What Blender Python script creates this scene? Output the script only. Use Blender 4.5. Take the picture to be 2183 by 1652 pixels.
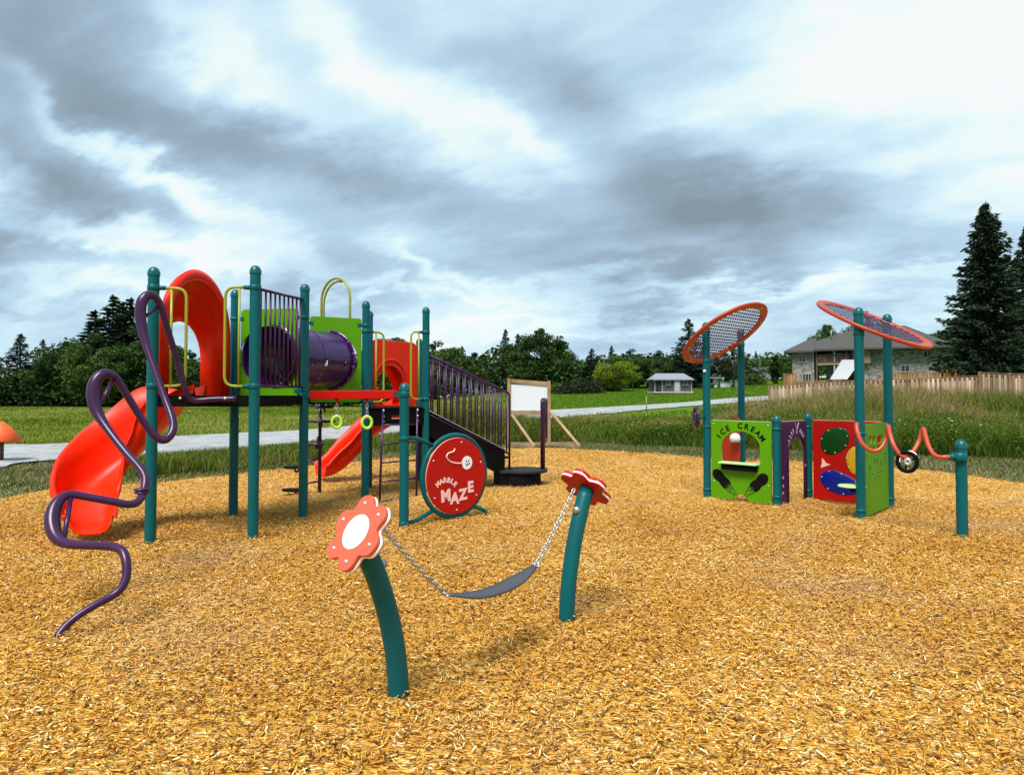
import bpy, math, random
import numpy as np
from mathutils import Vector, Matrix, noise as mnoise

S = bpy.context.scene
for o in list(bpy.data.objects): bpy.data.objects.remove(o)
COL = S.collection
R = math.radians
random.seed(7)

# ------------------------------------------------------------------ camera
F, CU, CV, EYE, PITCH = 1450.0, 1091.5, 805.0, 1.6, R(1.5)
cam = bpy.data.objects.new("camera", bpy.data.cameras.new("camera")); COL.objects.link(cam)
cam.location = (0, 0, EYE); cam.rotation_euler = (R(90) + PITCH, 0, 0)
cam.data.sensor_width = 36; cam.data.lens = F / 2183 * 36
cam.data.shift_y = -21 / 2183; cam.data.clip_end = 3000; cam.data.clip_start = .05
S.camera = cam

# ------------------------------------------------------------------ light
SUN_EL, SUN_AZ = 58, 200      # azimuth clockwise from +Y (the view direction)
EXPOSURE = 1.85
S.view_settings.view_transform = 'Standard'; S.view_settings.look = 'None'
S.view_settings.exposure = EXPOSURE; S.view_settings.gamma = 1
sl = bpy.data.lights.new("sun", 'SUN'); sl.energy = 1.5; sl.angle = R(24); sl.color = (1, .96, .9)
sun = bpy.data.objects.new("sun", sl); COL.objects.link(sun)
sd = Vector((math.sin(R(SUN_AZ)) * math.cos(R(SUN_EL)), math.cos(R(SUN_AZ)) * math.cos(R(SUN_EL)), math.sin(R(SUN_EL))))
sun.rotation_euler = sd.to_track_quat('Z', 'Y').to_euler(); sun.location = (0, 0, 30)

def ray(u, v):
    a = (u - CU) / F; b = -(v - CV) / F; c, s = math.cos(PITCH), math.sin(PITCH)
    return Vector((a, c - b * s, s + b * c))
def udir(u, v):
    d = ray(u, v); return d.normalized()

# sky: Nishita behind a procedural overcast
W = bpy.data.worlds.new("World"); S.world = W; W.use_nodes = True
def build_world():
    nt = W.node_tree; N = nt.nodes; L = nt.links; N.clear()
    def n(t, **k):
        x = N.new(t)
        for a, b in k.items(): setattr(x, a, b)
        return x
    def m(op, a, b=None, c=None, clamp=False):
        x = n('ShaderNodeMath', operation=op); x.use_clamp = clamp
        for i, q in enumerate((a, b, c)):
            if q is None: continue
            if isinstance(q, (int, float)): x.inputs[i].default_value = q
            else: L.new(q, x.inputs[i])
        return x.outputs[0]
    out = n('ShaderNodeOutputWorld'); tc = n('ShaderNodeTexCoord')
    sky = n('ShaderNodeTexSky', sky_type='NISHITA'); sky.sun_disc = False
    sky.sun_elevation = R(SUN_EL); sky.sun_rotation = R(SUN_AZ)
    sep = n('ShaderNodeSeparateXYZ'); L.new(tc.outputs['Generated'], sep.inputs[0])
    X, Y, Z = sep.outputs
    zz = m('ADD', m('MAXIMUM', Z, 0.0), 0.36)
    px = m('DIVIDE', X, zz); py = m('DIVIDE', Y, zz)
    # turned so that the cloud rolls run from upper left to lower right
    ca, sa = math.cos(R(-24)), math.sin(R(-24))
    rx = m('ADD', m('MULTIPLY', px, ca), m('MULTIPLY', py, sa))
    ry = m('SUBTRACT', m('MULTIPLY', py, ca), m('MULTIPLY', px, sa))
    cb = n('ShaderNodeCombineXYZ'); L.new(m('MULTIPLY', rx, .62), cb.inputs[0]); L.new(ry, cb.inputs[1]); cb.inputs[2].default_value = 3.7
    n1 = n('ShaderNodeTexNoise'); n1.inputs['Scale'].default_value = 1.9; n1.inputs['Detail'].default_value = 8; n1.inputs['Roughness'].default_value = .47
    n1.inputs['Distortion'].default_value = .35
    L.new(cb.outputs[0], n1.inputs['Vector'])
    n2 = n('ShaderNodeTexNoise'); n2.inputs['Scale'].default_value = 5.0; n2.inputs['Detail'].default_value = 8; n2.inputs['Roughness'].default_value = .58
    L.new(cb.outputs[0], n2.inputs['Vector'])
    base = m('ADD', m('MULTIPLY', n1.outputs['Fac'], .72), m('MULTIPLY', n2.outputs['Fac'], .28))
    base = m('ADD', m('MULTIPLY', m('SUBTRACT', base, .5), 1.75), .03)
    # broad bright and dark cloud masses, each round its own direction on the dome
    tot = base
    nrm = n('ShaderNodeVectorMath', operation='NORMALIZE'); L.new(tc.outputs['Generated'], nrm.inputs[0])
    wv = n('ShaderNodeVectorMath', operation='SCALE'); L.new(n2.outputs['Color'], wv.inputs[0]); wv.inputs['Scale'].default_value = .20
    av = n('ShaderNodeVectorMath', operation='ADD'); L.new(nrm.outputs[0], av.inputs[0]); L.new(wv.outputs[0], av.inputs[1])
    off = Vector((.10, .10, .10))
    def blob(u, v, w, h, ang, amp):
        nonlocal tot
        c = udir(u, v); t = c.cross(Vector((0, 0, 1))).normalized(); up = t.cross(c)
        a = R(ang); e1 = t * math.cos(a) - up * math.sin(a) * 1.0; e2 = t * math.sin(a) + up * math.cos(a)
        d = n('ShaderNodeVectorMath', operation='SUBTRACT'); L.new(av.outputs[0], d.inputs[0]); d.inputs[1].default_value = c + off
        s1 = n('ShaderNodeVectorMath', operation='DOT_PRODUCT'); L.new(d.outputs[0], s1.inputs[0]); s1.inputs[1].default_value = e1 * (F / w)
        s2 = n('ShaderNodeVectorMath', operation='DOT_PRODUCT'); L.new(d.outputs[0], s2.inputs[0]); s2.inputs[1].default_value = e2 * (F / h)
        q = m('ADD', m('MULTIPLY', s1.outputs['Value'], s1.outputs['Value']), m('MULTIPLY', s2.outputs['Value'], s2.outputs['Value']))
        g = m('EXPONENT', m('MULTIPLY', q, -1.0))
        g = m('MULTIPLY', g, amp * (.80 if amp < 0 else 1.0)); tot = m('ADD', tot, g)
    # (u, v, half width, half height, tilt, strength): + bright, - dark
    for b in CLOUDS: blob(*b)
    ramp = n('ShaderNodeValToRGB'); L.new(m('ADD', m('MULTIPLY', tot, .90), .5), ramp.inputs[0])
    e = ramp.color_ramp.elements; e[0].position = 0.0; e[0].color = (.24, .32, .37, 1); e[1].position = .95; e[1].color = (.98, 1.0, 1.0, 1)
    for p, c in ((.25, (.35, .47, .58)), (.45, (.48, .67, .84)), (.62, (.66, .88, 1.0)), (.78, (.85, 1.0, 1.0))):
        x = e.new(p); x.color = c + (1,)
    mx = n('ShaderNodeMixRGB'); mx.inputs[0].default_value = .94
    sc = n('ShaderNodeVectorMath', operation='SCALE'); L.new(sky.outputs[0], sc.inputs[0]); sc.inputs['Scale'].default_value = .09
    L.new(sc.outputs[0], mx.inputs[1]); L.new(ramp.outputs[0], mx.inputs[2])
    bg = n('ShaderNodeBackground'); L.new(mx.outputs[0], bg.inputs[0]); bg.inputs[1].default_value = .277
    L.new(bg.outputs[0], out.inputs[0])
CLOUDS = [
    (300, 230, 330, 75, 16, -.30), (40, 120, 200, 90, 0, -.02), (480, 95, 170, 50, 38, .36), (820, 170, 240, 45, 32, .36), (1090, 275, 150, 38, 30, .40),
    (250, 320, 190, 28, 28, .38), (430, 410, 170, 26, 28, .30), (110, 365, 130, 26, 15, -.20), (150, 480, 240, 30, 6, .36), (450, 525, 250, 30, 10, .32),
    (1180, 170, 240, 60, 20, -.24), (1350, 380, 300, 90, 10, -.40), (1560, 450, 320, 75, 0, -.34), (1000, 430, 350, 50, 14, -.28), (1400, 560, 380, 34, 3, -.36),
    (1850, 520, 270, 38, 0, -.20), (1300, 650, 350, 15, 3, -.24), (650, 340, 260, 45, 15, -.18), (760, 520, 120, 22, 20, -.22), (60, 650, 250, 14, 0, -.18),
    (2080, 110, 300, 130, 10, .55), (1750, 140, 240, 90, 0, .20), (900, 560, 180, 24, 15, .38), (1750, 605, 300, 16, 0, .26), (1000, 635, 300, 16, 4, .28),
    (1080, 700, 420, 14, 0, .20), (1620, 330, 120, 30, 0, .10), (2120, 420, 200, 40, -10, .22), (1900, 660, 260, 22, 0, .22), (250, 610, 260, 22, 6, .22), (640, 60, 120, 60, 30, .10),
]
build_world()

# ------------------------------------------------------------------ terrain and pixel helpers
def sstep(a, b, x):
    t = min(1, max(0, (x - a) / (b - a))); return t * t * (3 - 2 * t)
def terr(x, y): return float(terrv(np.float64(min(x, 90)), np.float64(min(y, 130))))
def terrv(x, y):
    a = y - 40 + .6 * x; k = np.clip((x + 22) / 26, 0, 1); k = k * k * (3 - 2 * k)
    h = .2 * np.log1p(np.exp(np.minimum(40, (a + 1) / 5)))
    return h * k
def G(u, v, z=0):
    d = ray(u, v); t = (z - EYE) / d.z; return Vector((d.x * t, d.y * t, z))
def at(u, v, Y):
    d = ray(u, v); t = Y / d.y; return Vector((d.x * t, Y, EYE + d.z * t))
def T(u, v, lo=8, hi=130):
    d = ray(u, v); d = d / d.y; y = lo
    while y < hi:
        if EYE + d.z * y <= terr(d.x * y, y): break
        y += .25
    return Vector((d.x * y, y, terr(d.x * y, y)))
def on(u, v, P, nrm):
    d = ray(u, v); o = Vector((0, 0, EYE)); t = (P - o).dot(nrm) / d.dot(nrm); return o + d * t

# ------------------------------------------------------------------ materials
def mat(name, col, rough=.5, spec=.5, metal=0, bump=0, bscale=40, var=0, vscale=6, objrand=0, coat=0, emit=None, hsv=None):
    m_ = bpy.data.materials.new(name); m_.use_nodes = True; nt = m_.node_tree; N = nt.nodes; L = nt.links
    b = N['Principled BSDF']; b.inputs['Base Color'].default_value = (*col, 1); b.inputs['Roughness'].default_value = rough
    b.inputs['Specular IOR Level'].default_value = spec; b.inputs['Metallic'].default_value = metal; b.inputs['Coat Weight'].default_value = coat
    tc = N.new('ShaderNodeTexCoord')
    if var or objrand:
        nz = N.new('ShaderNodeTexNoise'); nz.inputs['Scale'].default_value = vscale; nz.inputs['Detail'].default_value = 5
        L.new(tc.outputs['Object'], nz.inputs['Vector'])
        mr = N.new('ShaderNodeMapRange'); mr.inputs[1].default_value = .3; mr.inputs[2].default_value = .7
        mr.inputs[3].default_value = 1 - var; mr.inputs[4].default_value = 1 + var; L.new(nz.outputs[0], mr.inputs[0])
        val = mr.outputs[0]
        hs = N.new('ShaderNodeHueSaturation'); hs.inputs['Color'].default_value = (*col, 1)
        if objrand:
            oi = N.new('ShaderNodeObjectInfo'); m2 = N.new('ShaderNodeMapRange'); L.new(oi.outputs['Random'], m2.inputs[0])
            m2.inputs[3].default_value = 1 - objrand; m2.inputs[4].default_value = 1 + objrand
            mm = N.new('ShaderNodeMath'); mm.operation = 'MULTIPLY'; L.new(val, mm.inputs[0]); L.new(m2.outputs[0], mm.inputs[1]); val = mm.outputs[0]
            m3 = N.new('ShaderNodeMapRange'); L.new(oi.outputs['Random'], m3.inputs[0]); m3.inputs[3].default_value = .485; m3.inputs[4].default_value = .515
            L.new(m3.outputs[0], hs.inputs['Hue'])
        L.new(val, hs.inputs['Value']); L.new(hs.outputs[0], b.inputs['Base Color'])
    if bump:
        nb = N.new('ShaderNodeTexNoise'); nb.inputs['Scale'].default_value = bscale; nb.inputs['Detail'].default_value = 4
        L.new(tc.outputs['Object'], nb.inputs['Vector']); bp = N.new('ShaderNodeBump'); bp.inputs['Strength'].default_value = bump; bp.inputs['Distance'].default_value = .02
        L.new(nb.outputs[0], bp.inputs['Height']); L.new(bp.outputs[0], b.inputs['Normal'])
    return m_
def ramp_mat(name, stops, rough=.9, attr='tint', spec=.2, patch=None, trans=0):
    """base colour picked per leaf / chip / blade from a colour ramp"""
    m_ = bpy.data.materials.new(name); m_.use_nodes = True; nt = m_.node_tree; N = nt.nodes; L = nt.links
    b = N['Principled BSDF']; b.inputs['Roughness'].default_value = rough; b.inputs['Specular IOR Level'].default_value = spec
    at_ = N.new('ShaderNodeAttribute'); at_.attribute_name = attr
    r = N.new('ShaderNodeValToRGB'); e = r.color_ramp.elements
    e[0].position = stops[0][0]; e[0].color = (*stops[0][1], 1); e[1].position = stops[-1][0]; e[1].color = (*stops[-1][1], 1)
    for p, c in stops[1:-1]: x = e.new(p); x.color = (*c, 1)
    src = at_.outputs['Fac']
    L.new(src, r.inputs[0]); colout = r.outputs[0]
    if patch:
        tc = N.new('ShaderNodeTexCoord'); nz = N.new('ShaderNodeTexNoise'); nz.inputs['Scale'].default_value = patch[0]; nz.inputs['Detail'].default_value = 3
        L.new(tc.outputs['Object'], nz.inputs['Vector']); mr = N.new('ShaderNodeMapRange'); mr.inputs[1].default_value = .52; mr.inputs[2].default_value = .72
        mr.inputs[4].default_value = patch[2]; L.new(nz.outputs[0], mr.inputs[0])
        mx = N.new('ShaderNodeMixRGB'); L.new(mr.outputs[0], mx.inputs[0]); L.new(colout, mx.inputs[1]); mx.inputs[2].default_value = (*patch[1], 1); colout = mx.outputs[0]
    oi = N.new('ShaderNodeObjectInfo'); m2 = N.new('ShaderNodeMapRange'); L.new(oi.outputs['Random'], m2.inputs[0]); m2.inputs[3].default_value = .8; m2.inputs[4].default_value = 1.2
    hs = N.new('ShaderNodeHueSaturation'); L.new(m2.outputs[0], hs.inputs['Value']); L.new(colout, hs.inputs['Color'])
    L.new(hs.outputs[0], b.inputs['Base Color'])
    if trans:
        tr = N.new('ShaderNodeBsdfTranslucent'); L.new(hs.outputs[0], tr.inputs[0]); ms = N.new('ShaderNodeMixShader'); ms.inputs[0].default_value = trans
        L.new(b.outputs[0], ms.inputs[1]); L.new(tr.outputs[0], ms.inputs[2]); L.new(ms.outputs[0], N['Material Output'].inputs[0])
    return m_
M = dict(
    teal=mat('teal_powder_coat', (.0, .088, .096), .38, .22, bump=.04, bscale=300, var=.06, vscale=3),
    teal2=mat('bright_teal_powder_coat', (.0, .085, .085), .3, .4),
    purple=mat('purple_powder_coat', (.038, .008, .046), .28, .35, var=.06, vscale=4),
    purplep=mat('purple_plastic', (.036, .002, .075), .2, .45),
    red=mat('red_moulded_plastic', (.76, .020, .0), .38, .22, bump=.04, bscale=9, var=.10, vscale=2.5),
    redp=mat('red_sheet_plastic', (.44, .004, .001), .42, .25),
    lime=mat('lime_sheet_plastic', (.085, .27, .0), .5, .2, var=.04, vscale=3),
    limeedge=mat('pale_lime_edge', (.45, .75, .3), .5),
    pinkedge=mat('pale_pink_edge', (.8, .42, .36), .5),
    yellow=mat('olive_yellow_powder_coat', (.27, .28, .006), .35, .5),
    limering=mat('lime_ring_plastic', (.4, .68, .04), .4),
    deck=mat('black_coated_deck', (.004, .004, .004), .8, .08),
    black=mat('black_rubber', (.005, .005, .006), .8, .1, bump=.2, bscale=60),
    grey=mat('grey_rubber_tread', (.02, .021, .023), .8, .2, bump=.2, bscale=60),
    white=mat('white_plastic', (.85, .85, .85), .4),
    pink=mat('pale_pink_print', (.85, .55, .5), .5),
    steel=mat('galvanised_steel', (.5, .5, .5), .35, .5, metal=.9),
    bolt=mat('bolt_steel', (.55, .55, .57), .4, .5, metal=.7),
    salmon=mat('glare_tinted_red_sheet', (.66, .095, .045), .45, .4),  # red flower sheet with sun glare put into its colour
    orange=mat('burnt_orange_powder_coat', (.38, .042, .010), .4, .3),
    coil=mat('orange_red_coil_coat', (.46, .058, .022), .33, .4),
    net=mat('purple_perforated_steel', (.06, .03, .10), .4, .5),
    bluebub=mat('blue_bubble_plastic', (.003, .012, .24), .35, .3),
    greenbub=mat('green_bubble_plastic', (.0, .05, .004), .35, .3),
    yelbub=mat('yellow_bubble_plastic', (.7, .4, .01), .2, .6),
    ink=mat('black_print', (.004, .004, .004), .7, .1),
    wood=mat('new_pine_boards', (.30, .20, .11), .75, .2, bump=.2, bscale=20, var=.25, vscale=3),
    greenink=mat('dark_green_print', (.02, .10, .01), .6),
    orangecap=mat('bright_orange_plastic', (.85, .10, .01), .5),
    brown=mat('brown_post', (.09, .045, .02), .7),
)

# ------------------------------------------------------------------ mesh tools
class MB:
    def __init__(s): s.v = []; s.f = []; s.sm = []
    def add(s, vs, fs, smooth=False):
        o = len(s.v); s.v += [tuple(p) for p in vs]; s.f += [tuple(i + o for i in f) for f in fs]; s.sm += [smooth] * len(fs); return s
    def box(s, c, size, ax=None):
        """ax: three axis vectors"""
        c = Vector(c); X, Y, Z = ax if ax else (Vector((1, 0, 0)), Vector((0, 1, 0)), Vector((0, 0, 1)))
        a, b, d = [q / 2 for q in size]; vs = []
        for k in (-1, 1):
            for j in (-1, 1):
                for i in (-1, 1): vs.append(c + X * (i * a) + Y * (j * b) + Z * (k * d))
        return s.add(vs, [(0, 2, 3, 1), (4, 5, 7, 6), (0, 1, 5, 4), (2, 6, 7, 3), (0, 4, 6, 2), (1, 3, 7, 5)])
    def bar(s, a, b, w, h, up=Vector((0, 0, 1))):
        a = Vector(a); b = Vector(b); X = (b - a); l = X.length; X = X / l; Y = up.cross(X)
        Y = Y.normalized() if Y.length > 1e-6 else Vector((0, 1, 0)); Z = X.cross(Y)
        return s.box((a + b) / 2, (l, w, h), (X, Y, Z))
    def tube(s, pts, r, seg=10, cap=True, closed=False, flat=1.0):
        pts = [Vector(p) for p in pts]; n = len(pts); rs = r if isinstance(r, (list, tuple)) else [r] * n
        tg = []
        for i in range(n):
            a = pts[(i - 1) % n] if (closed or i > 0) else pts[i]; b = pts[(i + 1) % n] if (closed or i < n - 1) else pts[i]
            d = (b - a); tg.append(d.normalized() if d.length > 1e-9 else Vector((0, 0, 1)))
        t0 = tg[0]; ref = Vector((0, 0, 1)) if abs(t0.z) < .9 else Vector((1, 0, 0)); nn = (ref - t0 * ref.dot(t0)).normalized(); vs = []
        for i in range(n):
            t = tg[i]; nn = (nn - t * nn.dot(t)).normalized(); bb = t.cross(nn)
            for k in range(seg):
                a = 2 * math.pi * k / seg; vs.append(pts[i] + (nn * math.cos(a) + bb * math.sin(a) * flat) * rs[i])
        fs = []
        for i in range(n if closed else n - 1):
            j = (i + 1) % n
            for k in range(seg):
                l = (k + 1) % seg; fs.append((i * seg + k, i * seg + l, j * seg + l, j * seg + k))
        s.add(vs, fs, True)
        if cap and not closed:
            o = len(s.v) - n * seg; s.f.append(tuple(o + k for k in range(seg))[::-1]); s.f.append(tuple(o + (n - 1) * seg + k for k in range(seg))); s.sm += [False, False]
        return s
    def lathe(s, c, prof, seg=20, ax=Vector((0, 0, 1))):
        ax = Vector(ax).normalized(); ref = Vector((0, 0, 1)) if abs(ax.z) < .9 else Vector((1, 0, 0)); X = (ref - ax * ref.dot(ax)).normalized(); Y = ax.cross(X); c = Vector(c)
        vs = []
        for r_, z in prof:
            for k in range(seg):
                a = 2 * math.pi * k / seg; vs.append(c + ax * z + (X * math.cos(a) + Y * math.sin(a)) * r_)
        fs = []
        for i in range(len(prof) - 1):
            for k in range(seg):
                l = (k + 1) % seg; fs.append((i * seg + k, i * seg + l, (i + 1) * seg + l, (i + 1) * seg + k))
        return s.add(vs, fs, True)
    def prism(s, poly, a, b):
        """poly list of Vector; extruded by vector b-a"""
        d = Vector(b) - Vector(a); n = len(poly)
        vs = [Vector(p) for p in poly] + [Vector(p) + d for p in poly]
        fs = [tuple(range(n))[::-1], tuple(range(n, 2 * n))] + [(i, (i + 1) % n, n + (i + 1) % n, n + i) for i in range(n)]
        return s.add(vs, fs)
    def grid(s, rows, smooth=True, closeu=False):
        n = len(rows[0]); vs = [p for r_ in rows for p in r_]; fs = []
        for i in range(len(rows) - 1):
            for k in range(n if closeu else n - 1):
                l = (k + 1) % n; fs.append((i * n + k, i * n + l, (i + 1) * n + l, (i + 1) * n + k))
        return s.add(vs, fs, smooth)
    def build(s, name, material, parent=None, bevel=0, solid=0):
        me = bpy.data.meshes.new(name); me.from_pydata(s.v, [], s.f); me.polygons.foreach_set('use_smooth', s.sm)
        me.materials.append(material); me.update()
        o = bpy.data.objects.new(name, me); COL.objects.link(o)
        if parent: setp(o, parent)
        if bevel:
            b = o.modifiers.new('bevel', 'BEVEL'); b.width = bevel; b.segments = 2; b.limit_method = 'ANGLE'
        if solid:
            b = o.modifiers.new('solid', 'SOLIDIFY'); b.thickness = solid; b.offset = 0
        return o
def setp(o, parent):
    o.parent = parent
    loc = parent_world(parent)
    o.matrix_parent_inverse = Matrix.Translation(-loc)
def parent_world(p):
    l = Vector((0, 0, 0))
    if p.type == 'EMPTY': l = Vector(p.location)
    return l if p.type == 'EMPTY' else Vector((0, 0, 0))
def tag(o, label=None, cat=None, group=None, kind=None):
    if label: o['label'] = label
    if cat: o['category'] = cat
    if group: o['group'] = group
    if kind: o['kind'] = kind
    return o
def thing(name, loc, label, cat, group=None):
    o = bpy.data.objects.new(name, None); COL.objects.link(o); o.location = loc; o.empty_display_size = .2
    return tag(o, label, cat, group)
def copy_tree(src, parent=None):
    c = src.copy(); COL.objects.link(c)
    if parent: c.parent = parent
    for ch in list(src.children): copy_tree(ch, c)
    return c
def smooth(pts, n=8, closed=False):
    """Catmull-Rom through points (tuples may carry extra values)"""
    P = [np.array(p, float) for p in pts]; out = []
    m_ = len(P); rng = range(m_ if closed else m_ - 1)
    for i in rng:
        p0 = P[(i - 1) % m_] if (closed or i > 0) else P[i]; p1 = P[i]; p2 = P[(i + 1) % m_]; p3 = P[(i + 2) % m_] if (closed or i + 2 < m_) else P[(i + 1) % m_]
        for k in range(n):
            t = k / n; out.append(.5 * ((2 * p1) + (-p0 + p2) * t + (2 * p0 - 5 * p1 + 4 * p2 - p3) * t * t + (-p0 + 3 * p1 - 3 * p2 + p3) * t ** 3))
    if not closed: out.append(P[-1])
    return out
def rounded(pts, r=.08, n=5):
    """polyline with rounded corners"""
    P = [Vector(p) for p in pts]; out = [P[0]]
    for i in range(1, len(P) - 1):
        a = (P[i - 1] - P[i]); b = (P[i + 1] - P[i]); q = min(r, a.length * .45, b.length * .45); A = P[i] + a.normalized() * q; B = P[i] + b.normalized() * q
        for k in range(n + 1):
            t = k / n; out.append(A * (1 - t) ** 2 + P[i] * 2 * t * (1 - t) + B * t * t)
    out.append(P[-1]); return out
def plate(name, loops, thick, Mx, material, parent=None, bevel=.003):
    """sheet with holes: first loop outer, others holes; 2D loops in frame Mx (x along, y up, z = normal)"""
    cu = bpy.data.curves.new(name, 'CURVE'); cu.dimensions = '2D'; cu.fill_mode = 'BOTH'; cu.extrude = max(thick / 2 - bevel, .0005); cu.bevel_depth = bevel; cu.bevel_resolution = 1
    for lp in loops:
        sp = cu.splines.new('POLY'); sp.points.add(len(lp) - 1); sp.use_cyclic_u = True
        for i, p in enumerate(lp): sp.points[i].co = (p[0], p[1], 0, 1)
    o = bpy.data.objects.new('tmp', cu); me = bpy.data.meshes.new_from_object(o); bpy.data.objects.remove(o)
    me.transform(Mx); me.name = name; me.materials.clear(); me.materials.append(material)
    ob = bpy.data.objects.new(name, me); COL.objects.link(ob)
    if parent: setp(ob, parent)
    return ob
def frame(P, xdir, nrm):
    X = Vector(xdir).normalized(); Nn = Vector(nrm).normalized(); Y = Nn.cross(X).normalized()
    m_ = Matrix((X, Y, Nn)).transposed().to_4x4(); m_.translation = P; return m_
def text_mesh(name, items, Mx, material, parent, depth=.002, bold=.02):
    """items: (char, x, y, size, angle deg, squeeze)"""
    vs = []; fs = []
    for ch, x, y, sz, an, sq in items:
        cu = bpy.data.curves.new('t', 'FONT'); cu.body = ch; cu.size = sz; cu.align_x = 'CENTER'; cu.align_y = 'CENTER'; cu.extrude = depth; cu.offset = sz * bold; cu.resolution_u = 3
        o = bpy.data.objects.new('tmp', cu); me = bpy.data.meshes.new_from_object(o); bpy.data.objects.remove(o)
        L_ = Matrix.Translation((x, y, 0)) @ Matrix.Rotation(R(an), 4, 'Z') @ Matrix.Diagonal((sq, 1, 1, 1)); k = len(vs)
        vs += [Mx @ (L_ @ v.co) for v in me.vertices]; fs += [tuple(i + k for i in p.vertices) for p in me.polygons]
    mb = MB(); mb.add(vs, fs); return mb.build(name, material, parent)
def ell(cx, cy, rx, ry, n=40, a0=0): return [(cx + rx * math.cos(a0 + 2 * math.pi * i / n), cy + ry * math.sin(a0 + 2 * math.pi * i / n)) for i in range(n)]
def rrect(x0, y0, x1, y1, r=.04, n=5):
    out = []
    for cx, cy, a in ((x1 - r, y1 - r, 0), (x0 + r, y1 - r, 90), (x0 + r, y0 + r, 180), (x1 - r, y0 + r, 270)):
        for k in range(n + 1): t = R(a + 90 * k / n); out.append((cx + r * math.cos(t), cy + r * math.sin(t)))
    return out
UP = Vector((0, 0, 1))
PR = .057
def post(base, top, parent, name='post', r=PR, cap=True):
    mb = MB(); b = Vector((base.x, base.y, -.05)); mb.tube([b, (b.x, b.y, top - .05)], r, 20, cap=False)
    o = mb.build(name, M['teal'], parent)
    c = MB().lathe((b.x, b.y, top - .055), [(r + .006, -.03), (r + .007, 0), (r * .98, .025), (r * .8, .045), (r * .45, .06), (.001, .066)], 20).build('post_cap', M['teal2'], o)
    return o
def clamp(P, r=PR + .008, h=.07):
    mb = MB(); mb.lathe(P, [(r - .01, -h / 2), (r, -h / 2), (r, h / 2), (r - .01, h / 2)], 16); return mb
#@@STRUCT
# ================================================================== fast meshes for leaves, blades, chips
def fast_mesh(name, V, Fc, tint=None, material=None, smooth_=False):
    V = np.ascontiguousarray(V, dtype=np.float32); Fc = np.ascontiguousarray(Fc, dtype=np.int32); n, k = Fc.shape
    me = bpy.data.meshes.new(name); me.vertices.add(len(V)); me.vertices.foreach_set('co', V.ravel())
    me.loops.add(n * k); me.loops.foreach_set('vertex_index', Fc.ravel()); me.polygons.add(n)
    me.polygons.foreach_set('loop_start', np.arange(0, n * k, k, dtype=np.int32)); me.polygons.foreach_set('loop_total', np.full(n, k, dtype=np.int32))
    if tint is not None:
        a = me.attributes.new('tint', 'FLOAT', 'FACE'); a.data.foreach_set('value', np.ascontiguousarray(tint, dtype=np.float32))
    me.update(calc_edges=True)
    if material: me.materials.append(material)
    return me
def link(name, me, parent=None):
    o = bpy.data.objects.new(name, me); COL.objects.link(o)
    if parent: setp(o, parent)
    return o
def vnoise(x, y, s=1.0, seed=0):
    """cheap smooth 2-D value noise in 0..1 for numpy arrays"""
    x = x * s + seed * 17.3; y = y * s + seed * 9.1; xi = np.floor(x); yi = np.floor(y); fx = x - xi; fy = y - yi; fx = fx * fx * (3 - 2 * fx); fy = fy * fy * (3 - 2 * fy)
    h = lambda a, b: np.modf(np.abs(np.sin(a * 127.1 + b * 311.7 + seed) * 43758.5453))[0]
    return (h(xi, yi) * (1 - fx) + h(xi + 1, yi) * fx) * (1 - fy) + (h(xi, yi + 1) * (1 - fx) + h(xi + 1, yi + 1) * fx) * fy

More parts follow.
